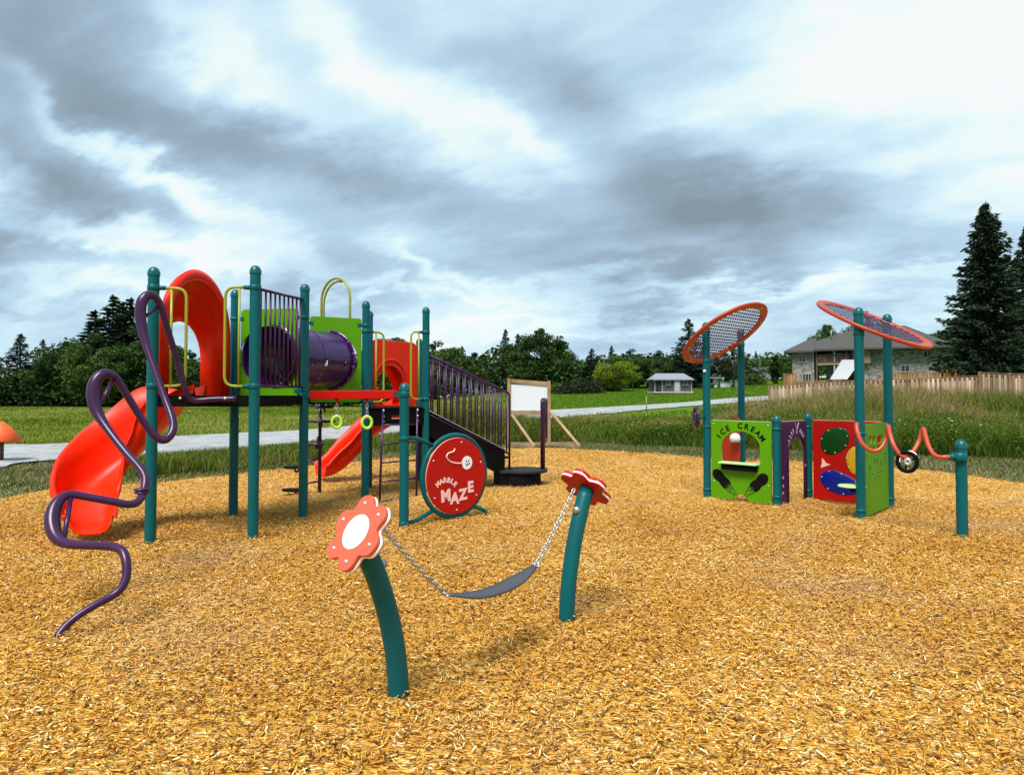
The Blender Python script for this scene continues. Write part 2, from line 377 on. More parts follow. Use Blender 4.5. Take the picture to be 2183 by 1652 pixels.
# ------------------------------------------------------------------ ground sheet
def tz(x, y): return terrv(np.minimum(x, 90), np.minimum(y, 130))
xs = np.concatenate([np.linspace(-420, -40, 24)[:-1], np.linspace(-40, 60, 81)[:-1], np.linspace(60, 420, 24)])
ys = np.concatenate([np.linspace(-60, 8, 8)[:-1], np.linspace(8, 130, 110)[:-1], np.linspace(130, 900, 20)])
XX, YY = np.meshgrid(xs, ys); ZZ = tz(XX, YY) - .02
V = np.stack([XX.ravel(), YY.ravel(), ZZ.ravel()], 1); nx, ny = len(xs), len(ys); I = np.arange(nx * ny).reshape(ny, nx)
Fq = np.stack([I[:-1, :-1].ravel(), I[:-1, 1:].ravel(), I[1:, 1:].ravel(), I[1:, :-1].ravel()], 1)
def ground_mat():
    m_ = bpy.data.materials.new('meadow_ground'); m_.use_nodes = True; nt = m_.node_tree; N = nt.nodes; L = nt.links; b = N['Principled BSDF']; b.inputs['Roughness'].default_value = .95; b.inputs['Specular IOR Level'].default_value = .1
    g = N.new('ShaderNodeNewGeometry'); sp = N.new('ShaderNodeSeparateXYZ'); L.new(g.outputs['Position'], sp.inputs[0])
    def noise(sc, det=5, r_=.6):
        n_ = N.new('ShaderNodeTexNoise'); n_.inputs['Scale'].default_value = sc; n_.inputs['Detail'].default_value = det; n_.inputs['Roughness'].default_value = r_; L.new(g.outputs['Position'], n_.inputs['Vector']); return n_.outputs[0]
    def rmp(src, st):
        r = N.new('ShaderNodeValToRGB'); e = r.color_ramp.elements; e[0].position = st[0][0]; e[0].color = (*st[0][1], 1); e[1].position = st[-1][0]; e[1].color = (*st[-1][1], 1)
        for p, c in st[1:-1]: x = e.new(p); x.color = (*c, 1)
        L.new(src, r.inputs[0]); return r.outputs[0]
    def mr(src, a, b_):
        x = N.new('ShaderNodeMapRange'); x.interpolation_type = 'SMOOTHSTEP'; x.inputs[1].default_value = a; x.inputs[2].default_value = b_; L.new(src, x.inputs[0]); return x.outputs[0]
    def mix(f, a, c):
        x = N.new('ShaderNodeMixRGB'); L.new(f, x.inputs[0]); L.new(a, x.inputs[1]); L.new(c, x.inputs[2]); return x.outputs[0]
    field = rmp(noise(.35, 8, .7), [(.3, (.055, .10, .006)), (.5, (.11, .155, .014)), (.7, (.18, .20, .03))])
    lawn = rmp(noise(.5, 7, .7), [(.3, (.045, .11, .002)), (.5, (.07, .15, .004)), (.7, (.10, .18, .008))])
    strip = rmp(noise(1.6, 8, .75), [(.3, (.09, .10, .03)), (.5, (.18, .18, .07)), (.68, (.30, .27, .14))])
    mm = N.new('ShaderNodeMath'); mm.operation = 'MULTIPLY'; L.new(mr(sp.outputs[0], -2, 5), mm.inputs[0]); L.new(mr(sp.outputs[1], 38, 44), mm.inputs[1])
    c = mix(mm.outputs[0], field, lawn); c = mix(mr(sp.outputs[1], 26, 20), c, strip)
    L.new(c, b.inputs['Base Color']); bp = N.new('ShaderNodeBump'); bp.inputs['Strength'].default_value = .6; bp.inputs['Distance'].default_value = .08; L.new(noise(6, 8, .7), bp.inputs['Height']); L.new(bp.outputs[0], b.inputs['Normal'])
    return m_
gm = fast_mesh('ground', V, Fq, None, ground_mat()); gm.polygons.foreach_set('use_smooth', [True] * len(gm.polygons))
tag(link('ground', gm), kind='structure')

# ------------------------------------------------------------------ gravel road
near = [(-120, 1003), (0, 1000), (31, 993), (120, 986), (300, 976), (500, 965), (640, 950), (700, 942), (900, 918), (1050, 902), (1180, 892), (1300, 882), (1450, 868), (1560, 860), (1650, 853), (1740, 846)]
far = [(-120, 952), (0, 950), (31, 949), (120, 948), (340, 934), (500, 925), (660, 917), (900, 893), (1050, 882), (1170, 875), (1300, 868), (1450, 859), (1540, 851), (1600, 847), (1660, 843), (1745, 838)]
def px_path(px, n=10):
    P = [T(u, v) for u, v in px]; return np.array(smooth([(p.x, p.y) for p in P], n))
def resamp(p, n):
    s_ = np.r_[0, np.cumsum(np.hypot(*np.diff(p, axis=0).T))]; t = np.linspace(0, s_[-1], n); return np.stack([np.interp(t, s_, p[:, 0]), np.interp(t, s_, p[:, 1])], 1)
rng = np.random.default_rng(5)
pn, pf_ = resamp(px_path(near), 260), resamp(px_path(far), 260)
jit = (vnoise(np.arange(260) * .35, np.zeros(260), 1, 3) - .5)[:, None] * .9; pn = pn + (pn - pf_) / np.linalg.norm(pn - pf_, axis=1)[:, None] * jit
rows = []
for t in np.linspace(0, 1, 9): p = pn * (1 - t) + pf_ * t; rows.append(np.stack([p[:, 0], p[:, 1], tz(p[:, 0], p[:, 1]) + .035 + .03 * math.sin(t * math.pi)], 1))
V = np.concatenate(rows); I = np.arange(9 * 260).reshape(9, 260); Fq = np.stack([I[:-1, :-1].ravel(), I[:-1, 1:].ravel(), I[1:, 1:].ravel(), I[1:, :-1].ravel()], 1)
def gravel_mat():
    m_ = bpy.data.materials.new('pale_gravel'); m_.use_nodes = True; nt = m_.node_tree; N = nt.nodes; L = nt.links; b = N['Principled BSDF']; b.inputs['Roughness'].default_value = .95
    g = N.new('ShaderNodeNewGeometry'); n1 = N.new('ShaderNodeTexNoise'); n1.inputs['Scale'].default_value = 1.2; n1.inputs['Detail'].default_value = 9; n1.inputs['Roughness'].default_value = .75; L.new(g.outputs['Position'], n1.inputs['Vector'])
    r = N.new('ShaderNodeValToRGB'); e = r.color_ramp.elements; e[0].position = .32; e[0].color = (.17, .17, .165, 1); e[1].position = .64; e[1].color = (.40, .41, .42, 1); L.new(n1.outputs[0], r.inputs[0]); L.new(r.outputs[0], b.inputs['Base Color'])
    n2 = N.new('ShaderNodeTexNoise'); n2.inputs['Scale'].default_value = 30; L.new(g.outputs['Position'], n2.inputs['Vector']); bp = N.new('ShaderNodeBump'); bp.inputs['Distance'].default_value = .02; L.new(n2.outputs[0], bp.inputs['Height']); L.new(bp.outputs[0], b.inputs['Normal']); return m_
tag(link('road', fast_mesh('road', V, Fq, None, gravel_mat())), kind='structure')

# ------------------------------------------------------------------ wood chip bed
edge_px = [(-260, 1085), (-60, 1074), (31, 1064), (90, 1050), (150, 1044), (300, 1031), (450, 1020), (600, 1003), (700, 990), (850, 976), (950, 964), (1080, 957), (1200, 957), (1350, 964), (1480, 976), (1600, 982), (1750, 988), (1900, 999), (2030, 1015), (2152, 1030), (2300, 1046), (2500, 1075)]
EP = px_path(edge_px, 6); EP = EP[np.argsort(EP[:, 0])]
def edge_y(x): return np.interp(x, EP[:, 0], EP[:, 1])
PB = [(p.x, p.y) for p in (G(320, 1165), G(539, 1157), G(646, 1110), G(497, 1105), G(778, 1069), G(907, 1056), G(786, 1045), G(893, 1030), G(861, 1130), G(850, 1503), G(1208, 1337), G(1508, 1065), G(1657, 1083), G(1724, 1068), G(1897, 1087), G(1836, 1115), G(1582, 1046), G(2052, 1151), G(112, 1372), G(681, 1056))]
def chip_z(x, y): return sum((.034 * np.exp(-((x - a - .03) ** 2 + (y - b + .02) ** 2) / .15 ** 2) for a, b in PB), 0) -.035 * np.exp(-((x + .1) ** 2 + (y - 4.1) ** 2) / .4 ** 2) + .02 + .035 * (vnoise(x, y, 1.3, 2) - .5) + .02 * (vnoise(x, y, 4.1, 5) - .5)
gx = np.linspace(-13, 13, 300); rows = []
for t in np.linspace(0, 1, 230):
    ey = edge_y(gx) + .5 * (vnoise(gx, gx * 0, 1.1, 4) - .5) + .25 * (vnoise(gx, gx * 0, 4, 6) - .5); y = -2 + (ey + 2) * t; z = chip_z(gx, y) * (1 if t < .995 else 0) - (.03 if t >= .995 else 0); rows.append(np.stack([gx, y, z], 1))
V = np.concatenate(rows); I = np.arange(230 * 300).reshape(230, 300); Fq = np.stack([I[:-1, :-1].ravel(), I[:-1, 1:].ravel(), I[1:, 1:].ravel(), I[1:, :-1].ravel()], 1)
CHIPC = [(0, (.10, .045, .015)), (.10, (.36, .16, .03)), (.3, (.55, .245, .03)), (.55, (.70, .345, .045)), (.8, (.80, .47, .095)), (1, (.90, .72, .36))]
def bed_mat():
    m_ = bpy.data.materials.new('wood_chip_bed'); m_.use_nodes = True; nt = m_.node_tree; N = nt.nodes; L = nt.links; b = N['Principled BSDF']; b.inputs['Roughness'].default_value = .85; b.inputs['Specular IOR Level'].default_value = .2
    g = N.new('ShaderNodeNewGeometry')
    def chips(sc, rot):
        mp_ = N.new('ShaderNodeMapping'); mp_.inputs['Rotation'].default_value = (0, 0, rot); mp_.inputs['Scale'].default_value = (sc, sc * 2.6, sc * .3); L.new(g.outputs['Position'], mp_.inputs[0])
        wn = N.new('ShaderNodeTexNoise'); wn.inputs['Scale'].default_value = 14; L.new(g.outputs['Position'], wn.inputs['Vector'])
        ad = N.new('ShaderNodeVectorMath'); ad.operation = 'ADD'; sc_ = N.new('ShaderNodeVectorMath'); sc_.operation = 'SCALE'; sc_.inputs['Scale'].default_value = 2.2; L.new(wn.outputs['Color'], sc_.inputs[0]); L.new(mp_.outputs[0], ad.inputs[0]); L.new(sc_.outputs[0], ad.inputs[1])
        v = N.new('ShaderNodeTexVoronoi'); v.inputs['Scale'].default_value = 1; L.new(ad.outputs[0], v.inputs['Vector']); return v
    a = chips(26, .5); c = chips(24, 1.9); nz = N.new('ShaderNodeTexNoise'); nz.inputs['Scale'].default_value = 22; L.new(g.outputs['Position'], nz.inputs['Vector'])
    th = N.new('ShaderNodeMath'); th.operation = 'GREATER_THAN'; th.inputs[1].default_value = .5; L.new(nz.outputs[0], th.inputs[0])
    def mx(x, y): q = N.new('ShaderNodeMixRGB'); L.new(th.outputs[0], q.inputs[0]); L.new(x, q.inputs[1]); L.new(y, q.inputs[2]); return q.outputs[0]
    colv = mx(a.outputs['Color'], c.outputs['Color']); dist = mx(a.outputs['Distance'], c.outputs['Distance']); s_ = N.new('ShaderNodeSeparateXYZ'); L.new(colv, s_.inputs[0])
    n5 = N.new('ShaderNodeTexNoise'); n5.inputs['Scale'].default_value = .9; n5.inputs['Detail'].default_value = 6; L.new(g.outputs['Position'], n5.inputs['Vector'])
    m1 = N.new('ShaderNodeMath'); m1.operation = 'MULTIPLY_ADD'; m1.inputs[1].default_value = .85; L.new(s_.outputs[0], m1.inputs[0]); m2 = N.new('ShaderNodeMath'); m2.operation = 'MULTIPLY_ADD'; m2.inputs[1].default_value = .5; m2.inputs[2].default_value = -.12; L.new(n5.outputs[0], m2.inputs[0]); L.new(m2.outputs[0], m1.inputs[2])
    r = N.new('ShaderNodeValToRGB'); e = r.color_ramp.elements; e[0].position = 0; e[0].color = (*CHIPC[0][1], 1); e[1].position = 1; e[1].color = (*CHIPC[-1][1], 1)
    for p, cc in CHIPC[1:-1]: x = e.new(p); x.color = (*cc, 1)
    L.new(m1.outputs[0], r.inputs[0]); L.new(r.outputs[0], b.inputs['Base Color'])
    bp = N.new('ShaderNodeBump'); bp.inputs['Strength'].default_value = 1; bp.inputs['Distance'].default_value = .03; inv = N.new('ShaderNodeMath'); inv.operation = 'SUBTRACT'; inv.inputs[0].default_value = 1; L.new(dist, inv.inputs[1]); L.new(inv.outputs[0], bp.inputs['Height']); L.new(bp.outputs[0], b.inputs['Normal']); return m_
bed = fast_mesh('wood_chip_ground', V, Fq, None, bed_mat()); bed.polygons.foreach_set('use_smooth', [True] * len(bed.polygons))
tag(link('wood_chip_ground', bed), kind='structure')
# loose chips: short tapered wedges lying at all angles
def chips_mesh(n_near, n_far):
    y1 = np.sqrt(rng.uniform(2.1 ** 2, 10.5 ** 2, int(n_near * 1.55))); y1 = y1[rng.random(len(y1)) < np.clip((10.5 - y1) / 4.5, 0, 1)]; n_near = len(y1); x1 = rng.uniform(-.80, .80, n_near) * (y1 + 1.2)
    y2 = np.sqrt(rng.uniform(5.5 ** 2, 20 ** 2, int(n_far * 1.15))); y2 = y2[rng.random(len(y2)) < np.clip((y2 - 5.5) / 4, 0, 1)]; n_far = len(y2); x2 = rng.uniform(-.80, .80, n_far) * y2
    x = np.r_[x1, x2]; y = np.r_[y1, y2]; k = y < edge_y(x) - .1 + .5 * rng.normal(size=len(x)) * .5; x, y = x[k], y[k]; n = len(x)
    far_ = np.clip((y - 6) / 10, 0, 1)
    ln = rng.gamma(5, .0038, n) * (1 + .35 * far_) + .008; wd = rng.uniform(.0035, .010, n) * (1 + .5 * far_); th = rng.uniform(.0015, .005, n); yaw = rng.uniform(0, 2 * np.pi, n); pit = rng.normal(0, .30, n); rol = rng.normal(0, .5, n)
    z = chip_z(x, y) + rng.uniform(-.004, .03, n)
    A = np.stack([np.cos(yaw) * np.cos(pit), np.sin(yaw) * np.cos(pit), np.sin(pit)], 1); B = np.stack([-np.sin(yaw) * np.cos(rol), np.cos(yaw) * np.cos(rol), np.sin(rol)], 1); C_ = np.cross(A, B)
    P = np.stack([x, y, z], 1); vs = []
    bend = rng.normal(0, .12, n)
    for sa, sb, sc_ in ((-1, -1, 0), (-1, .8, .2), (-.9, -.1, 1), (1, -.7, .1), (1, .5, 0), (.8, .1, 1)):
        vs.append(P + A * (sa * ln / 2)[:, None] + B * (sb * wd + (sa * bend * wd))[:, None] + C_ * (sc_ * th)[:, None])
    V = np.stack(vs, 1).reshape(-1, 3); o = (np.arange(n) * 6)[:, None]
    F4 = np.concatenate([o + np.array([[0, 3, 5, 2]]), o + np.array([[1, 2, 5, 4]]), o + np.array([[0, 1, 4, 3]])])
    t = np.clip(rng.normal(.55, .25, n) + .30 * (vnoise(x, y, .9, 8) - .5) + .2 * (vnoise(x, y, 3.3, 9) - .5), 0, 1); t = t - .22 * np.exp(-((x - .05) ** 2 + (y - 4.15) ** 2) / .35 ** 2) * rng.random(n); t = np.clip(np.where(rng.random(n) < .06, rng.uniform(.0, .12, n), t), 0, 1)
    return fast_mesh('wood_chips', V, F4, np.tile(t, 3), None)
cm = chips_mesh(180000, 120000); cm.materials.append(ramp_mat('wood_chip', CHIPC, .8, spec=.25, patch=(.55, (.50, .33, .21), .6)))
tag(link('wood_chips', cm), 'loose golden wood chips covering the play area', 'wood chips', kind='stuff')

# ------------------------------------------------------------------ grass and weeds
def blades(name, x, y, h, w, lean, tint, material, z0=None):
    n = len(x); yaw = rng.uniform(0, 2 * np.pi, n); la = rng.uniform(0, 2 * np.pi, n); z = tz(x, y) if z0 is None else z0
    P = np.stack([x, y, z - .02], 1); S_ = np.stack([np.cos(yaw), np.sin(yaw), 0 * x], 1) * (w / 2)[:, None]; Ld = np.stack([np.cos(la), np.sin(la), 0 * x], 1); U_ = np.array([0, 0, 1.0])
    l = (lean * h)[:, None]; m_ = P + U_ * (h * .55)[:, None] + Ld * l * .3; tp_ = P + U_ * (h * (1 - .25 * lean))[:, None] + Ld * l
    V = np.stack([P - S_, P + S_, m_ + S_ * .8, m_ - S_ * .8, tp_ + S_ * .18, tp_ - S_ * .18], 1).reshape(-1, 3); o = (np.arange(n) * 6)[:, None]
    F4 = np.concatenate([o + np.array([[0, 1, 2, 3]]), o + np.array([[3, 2, 4, 5]])]); return fast_mesh(name, V, F4, np.tile(tint, 2), material)
WC = [(0, (.02, .045, .003)), (.22, (.06, .115, .005)), (.45, (.115, .175, .012)), (.66, (.21, .18, .045)), (1, (.34, .25, .11))]
wmat = ramp_mat('weed_blade', WC, .8, trans=.25)
def weeds_front(x): return edge_y(x) + 1.4
# tall weeds to the right and behind
n = 170000; y = rng.uniform(15, 47, n) ; y = 15 + (y - 15) * rng.uniform(.25, 1, n); x = rng.uniform(-.13, .86, n) * y
fr_ = np.interp(x, [-3, 0, 2.5, 5, 8, 12, 16], [24.5, 24.0, 22.6, 20.8, 19.2, 16.8, 15.4]); k = (y > fr_ + .5 * (vnoise(x, y * 0, 1.2, 3) - .5))
# keep off the road
mid = (pn + pf_) / 2; hwid = np.linalg.norm(pn - pf_, axis=1) / 2
def off_road(x, y, pad=0):
    o = np.argsort(mid[:, 0]); yn = np.interp(x, pn[np.argsort(pn[:, 0])][:, 0], pn[np.argsort(pn[:, 0])][:, 1]); yf = np.interp(x, pf_[np.argsort(pf_[:, 0])][:, 0], pf_[np.argsort(pf_[:, 0])][:, 1]); return yn, yf
yn, yf = off_road(x, y); k &= (y < yn + .5)
x, y = x[k], y[k]; patch = vnoise(x, y, .22, 11); h = rng.uniform(.45, 1.1, len(x)) * (.5 + .9 * patch) * (1 + .45 * np.clip((y - 24) / 12, 0, 1))
limw = 1 - np.clip((y - np.interp(x, [-3, 0, 2.5, 5, 8, 12, 16], [24.5, 24.0, 22.6, 20.8, 19.2, 16.8, 15.4]) - 2.0) / 5, 0, 1) * np.clip((.36 - x / y) / .10, 0, 1) * .84; h = h * limw * np.clip((y - np.interp(x, [-3, 0, 2.5, 5, 8, 12, 16], [24.5, 24.0, 22.6, 20.8, 19.2, 16.8, 15.4])) / 2 + .45, .4, 1)
t = np.clip(.35 + .75 * (vnoise(x, y, .45, 12) - .5) + .25 * (h - .6) + rng.normal(0, .17, len(x)) + .22 * np.clip((y - 22) / 12, 0, 1), 0, 1)
o = link('tall_weeds', blades('tall_weeds', x, y, h, rng.uniform(.012, .04, len(x)) * (y / 22), rng.uniform(.1, .6, len(x)), t, wmat)); tag(o, 'tall rough grass and weeds behind the chip bed in front of the fence', 'weeds', kind='stuff')
# broad-leaved weed clumps among them
def leaves(P, size, rg, flat=.5):
    n = len(P); a = rg.normal(size=(n, 3)); a[:, 2] *= flat; a /= np.linalg.norm(a, axis=1)[:, None]; b = rg.normal(size=(n, 3)); b = np.cross(a, b); b /= np.linalg.norm(b, axis=1)[:, None]
    s_ = size[:, None]; V = np.stack([P - a * s_, P - b * s_ * .55, P + a * s_, P + b * s_ * .55], 1).reshape(-1, 3); o = (np.arange(n) * 4)[:, None]; return V, o + np.array([[0, 1, 2, 3]])
nc = 1500; cy = rng.uniform(16, 40, nc); cxx = rng.uniform(-.1, .85, nc) * cy; fr_ = np.interp(cxx, [-3, 0, 2.5, 5, 8, 12, 16], [24.5, 24.0, 22.6, 20.8, 19.2, 16.8, 15.4]); yn, yf = off_road(cxx, cy); k = (cy > fr_ + .4) & (cy < yn - .3); cxx, cy = cxx[k], cy[k]
PP = []; tt = []
for a, b in zip(cxx, cy):
    r_ = rng.uniform(.2, .6); m_ = 90; lw_ = 1 - min(1, max(0, (b - float(np.interp(a, [-3, 0, 2.5, 5, 8, 12, 16], [24.5, 24.0, 22.6, 20.8, 19.2, 16.8, 15.4])) - 2) / 5)) * min(1, max(0, (.36 - a / b) / .1)) * .85; q = rng.normal(size=(m_, 3)) * [r_ * .6, r_ * .6, .22]; q[:, 2] = (np.abs(q[:, 2]) + rng.uniform(.05, .5)) * lw_; PP.append(q + [a, b, terr(a, b)]); tt.append(np.clip(rng.normal(rng.uniform(.1, .55), .1, m_), 0, 1))
PP = np.concatenate(PP); tt = np.concatenate(tt); V, Fq = leaves(PP, rng.uniform(.02, .05, len(PP)), rng); tag(link('leafy_weeds', fast_mesh('leafy_weeds', V, Fq, tt, wmat)), 'leafy green weeds scattered through the tall grass', 'weeds', kind='stuff')
nf_ = 380; cy = rng.uniform(16, 30, nf_); cxx = rng.uniform(.2, .85, nf_) * cy; P_ = np.stack([cxx, cy, tz(cxx, cy) + rng.uniform(.4, .8, nf_)], 1); P_ = P_[(cy < 24) | (cxx / cy > .36)]; cxx, cy = P_[:, 0], P_[:, 1]; fr_ = np.interp(cxx, [2.5, 5, 8, 12, 16], [22.6, 20.8, 19.2, 16.8, 15.4]); P_ = P_[cy > fr_ + .3]; V, Fq = leaves(P_, rng.uniform(.02, .04, len(P_)), rng); tag(link('wild_flowers', fast_mesh('wild_flowers', V, Fq, np.ones(len(Fq)), mat('white_petals', (.7, .7, .6), .8))), 'tiny white wild flowers dotted through the weeds', 'wild flowers', kind='stuff')
# low weeds between chips and road on the left
n = 60000; x = rng.uniform(-12, 1.5, n); e = edge_y(x); yn, yf = off_road(x, e); lo = e + 1.0 + .6 * vnoise(x, x * 0, .8, 2); hi = yn + .4; y = lo + (hi - lo) * rng.random(n); dens = np.clip((x / y + .585) / .08, 0, 1); k = (rng.random(n) < dens) & (hi > lo); x, y = x[k], y[k]
fr2 = ((y - lo[k]) / (hi - lo)[k]); h = rng.uniform(.15, .5, len(x)) * (.5 + .8 * vnoise(x, y, .6, 21)) * (1 - .7 * fr2); t = np.clip(.46 + .5 * (vnoise(x, y, .5, 22) - .5) + rng.normal(0, .15, len(x)), 0, 1)
tag(link('low_weeds', blades('low_weeds', x, y, h, rng.uniform(.012, .035, len(x)), rng.uniform(.1, .7, len(x)), t, wmat)), 'low green weeds between the chip bed and the gravel road', 'weeds', kind='stuff')
# short mown strip round the bed
n = 170000; x = rng.uniform(-16, 20, n); e = edge_y(x); yn_, yf_ = off_road(x, e); fr3 = np.interp(x, [-3, 0, 2.5, 5, 8, 12, 16], [24.5, 24.0, 22.6, 20.8, 19.2, 16.8, 15.4]); w3 = np.where(x < -6, np.maximum(yn_ + .3 - e, 1.5), np.where(x > 1, fr3 + .8 - e, 2.8)); y = e - .15 + rng.random(n) ** 1.1 * w3; h = rng.uniform(.03, .11, n) * (.6 + .8 * vnoise(x, y, .7, 33)); t = np.clip(rng.normal(.62, .2, n) + .4 * (vnoise(x, y, .9, 31) - .5), 0, 1)
tag(link('mown_grass', blades('mown_grass', x, y, h, rng.uniform(.008, .03, n), rng.uniform(.2, 1, n), t, ramp_mat('mown_blade', [(0, (.04, .06, .008)), (.45, (.10, .125, .025)), (.75, (.19, .19, .07)), (1, (.36, .32, .17))], .9, trans=.2))), 'short dry mown grass edging the chip bed', 'grass', kind='stuff')
# field grass beyond the road
n = 150000; y = 18 + 90 * rng.random(n) ** 1.5; x = rng.uniform(-.85, .25, n) * y; yn, yf = off_road(x, y); k = (y > yf + .2) & ~((x > 0) & (y > 44)); x, y = x[k], y[k]
h = rng.uniform(.08, .26, len(x)) * (.25 + 1.3 * vnoise(x, y, .12, 41) ** 2) + .03; t = np.clip(.50 + .7 * (vnoise(x, y, .10, 42) - .5) + .4 * (vnoise(x, y, .4, 43) - .5) + rng.normal(0, .12, len(x)), 0, 1)
tag(link('field_grass', blades('field_grass', x, y, h, rng.uniform(.02, .05, len(x)) * (y / 25), rng.uniform(.2, .9, len(x)), t, ramp_mat('field_blade', [(0, (.04, .075, .003)), (.35, (.10, .155, .006)), (.6, (.17, .20, .022)), (1, (.29, .26, .08))], .85, trans=.25))), 'rough meadow grass beyond the gravel road', 'grass', kind='stuff')
n = 60000; y = rng.uniform(40, 100, n); x = rng.uniform(0, .42, n) * y; yn, yf = off_road(x, y); k = (y > yf + .2); x, y = x[k], y[k]
tag(link('lawn_grass', blades('lawn_grass', x, y, rng.uniform(.04, .10, len(x)), rng.uniform(.03, .10, len(x)), rng.uniform(.2, .8, len(x)), rng.random(len(x)), ramp_mat('lawn_blade', [(0, (.05, .12, .003)), (1, (.11, .19, .008))], .85, trans=.25))), 'bright mown lawn on the slope below the shed', 'grass', kind='stuff')

# ================================================================== trees
BARK = mat('grey_brown_bark', (.10, .085, .07), .9, .1, bump=.6, bscale=12, var=.3)
def leafmat(name, dark, mid, light): return ramp_mat(name, [(0, dark), (.5, mid), (1, light)], .7, spec=.25, trans=.2)
LM = dict(spruce=leafmat('spruce_needles', (.007, .015, .008), (.017, .035, .015), (.042, .070, .030)),
          dark=leafmat('dark_maple_leaves', (.010, .026, .005), (.032, .070, .009), (.075, .135, .020)),
          mid=leafmat('green_leaves', (.022, .050, .006), (.055, .105, .013), (.11, .17, .026)),
          yellow=leafmat('yellow_green_leaves', (.05, .09, .004), (.13, .19, .007), (.26, .31, .012)),
          pine=leafmat('olive_pine_needles', (.016, .024, .008), (.035, .048, .018), (.06, .075, .032)))
def crown_mesh(seed, nclump=70, per=150, size=.019, wide=.36, low=.10, lump=.13):
    rg = np.random.default_rng(seed); P = []; tn = []
    ph_ = rg.uniform(0, 6.28, 4)
    for i in range(nclump):
        while True:
            q = rg.uniform(-1, 1, 3)
            r_ = np.linalg.norm(q)
            if .35 < r_ < 1: break
        th = math.atan2(q[1], q[0]); zc = (q[2] + 1) / 2
        prof = math.sin(math.pi * min(.97, (.12 + .80 * zc))) ** .6
        w_ = wide * prof * (1 + .18 * math.sin(3 * th + ph_[0]) + .12 * math.sin(5 * th + 4 * zc + ph_[1]))
        rr_ = r_ * .95 + .05; c = np.array([math.cos(th) * w_ * math.hypot(q[0], q[1]) / max(.4, r_) * rr_, math.sin(th) * w_ * math.hypot(q[0], q[1]) / max(.4, r_) * rr_, low + (.93 - low) * zc])
        cr = lump * rg.uniform(.55, 1.1) * (.75 if zc > .85 else 1); m_ = int(per * rg.uniform(.6, 1.2)); d = rg.normal(size=(m_, 3)); d /= np.linalg.norm(d, axis=1)[:, None]; d *= (rg.random((m_, 1)) ** .45) * cr; d[:, 2] *= .72
        P.append(c + d); tn.append(np.clip(rg.normal(.5, .16, m_) + rg.normal(0, .17), 0, 1))
    P = np.concatenate(P); tn = np.concatenate(tn); P[:, 2] = np.clip(P[:, 2], .03, 1.05); V, Fq = leaves(P, rg.uniform(.6, 1.3, len(P)) * size, rg, .8); return fast_mesh('crown', V, Fq, tn)
def trunk_mesh(seed, h=.55, r_=.022, limbs=7):
    rg = random.Random(seed); mb = MB(); mb.tube([(0, 0, -.02), (.004, 0, .1), (-.006, .004, .25), (.005, 0, h)], [r_ * 1.3, r_, r_ * .8, r_ * .3], 8)
    for k in range(limbs):
        z = .15 + (h - .18) * k / limbs; a = rg.uniform(0, 6.28); l = rg.uniform(.14, .26); mb.tube([(0, 0, z), (math.cos(a) * l * .5, math.sin(a) * l * .5, z + .10), (math.cos(a) * l, math.sin(a) * l, z + .2)], [r_ * .4, r_ * .25, r_ * .08], 5)
    me = bpy.data.meshes.new('trunk'); me.from_pydata(mb.v, [], mb.f); me.materials.append(BARK); return me
def spruce_mesh(seed, levels=30, nb=9, per=16, wide=.20, z0=.04, size=.016, ragged=.25, taper=.85):
    rg = np.random.default_rng(seed); P = []; A = []; tn = []; L_ = []
    for i in range(levels):
        t = i / (levels - 1); z = z0 + (.985 - z0) * t ** .92; R_ = wide * (1 - t) ** taper * (.93 + .07 * math.sin(i * 2.1)) + .006
        for k in range(max(4, int(nb * (1 - .45 * t)))):
            a = rg.uniform(0, 2 * np.pi); l = R_ * rg.uniform(1 - ragged, 1 + ragged * .45); m_ = max(3, int(per * l / wide) + 2); s_ = np.linspace(.12, 1, m_)
            bt = rg.normal(.45, .18)
            for q in s_:
                dr = -.30 * l * q + .22 * l * q ** 3; side = (1 - q) * .30 * l + .012
                for j in range(3):
                    off = rg.normal(0, side * .55); x = math.cos(a) * l * q - math.sin(a) * off; y = math.sin(a) * l * q + math.cos(a) * off
                    P.append((x, y, z + dr + rg.normal(0, .005) - .006 * j)); A.append((math.cos(a + off * 6) * .9, math.sin(a + off * 6) * .9, rg.normal(-.25, .25))); tn.append(np.clip(bt + rg.normal(0, .15) + .25 * (q - .6), 0, 1)); L_.append(size * rg.uniform(.6, 1.35))
    for j in range(10): P.append((rg.normal(0, .003), rg.normal(0, .003), .955 + .005 * j)); A.append((rg.normal(0, .3), rg.normal(0, .3), 1)); tn.append(.5); L_.append(size * .7)
    P = np.array(P); A = np.array(A); A /= np.linalg.norm(A, axis=1)[:, None]; B = np.cross(A, rg.normal(size=A.shape)); B /= np.linalg.norm(B, axis=1)[:, None]; s_ = np.array(L_)[:, None]
    V = np.stack([P - A * s_ * .8, P - B * s_ * .45, P + A * s_ * 1.2, P + B * s_ * .45], 1).reshape(-1, 3); o = (np.arange(len(P)) * 4)[:, None]; return fast_mesh('crown', V, o + np.array([[0, 1, 2, 3]]), np.array(tn))
def ptrunk(r_=.011):
    mb = MB(); mb.tube([(0, 0, -.03), (0, 0, .3), (.002, 0, .7), (0, 0, .97)], [r_ * 1.2, r_, r_ * .55, r_ * .12], 8); me = bpy.data.meshes.new('trunk'); me.from_pydata(mb.v, [], mb.f); me.materials.append(BARK); return me
PROTO = {}
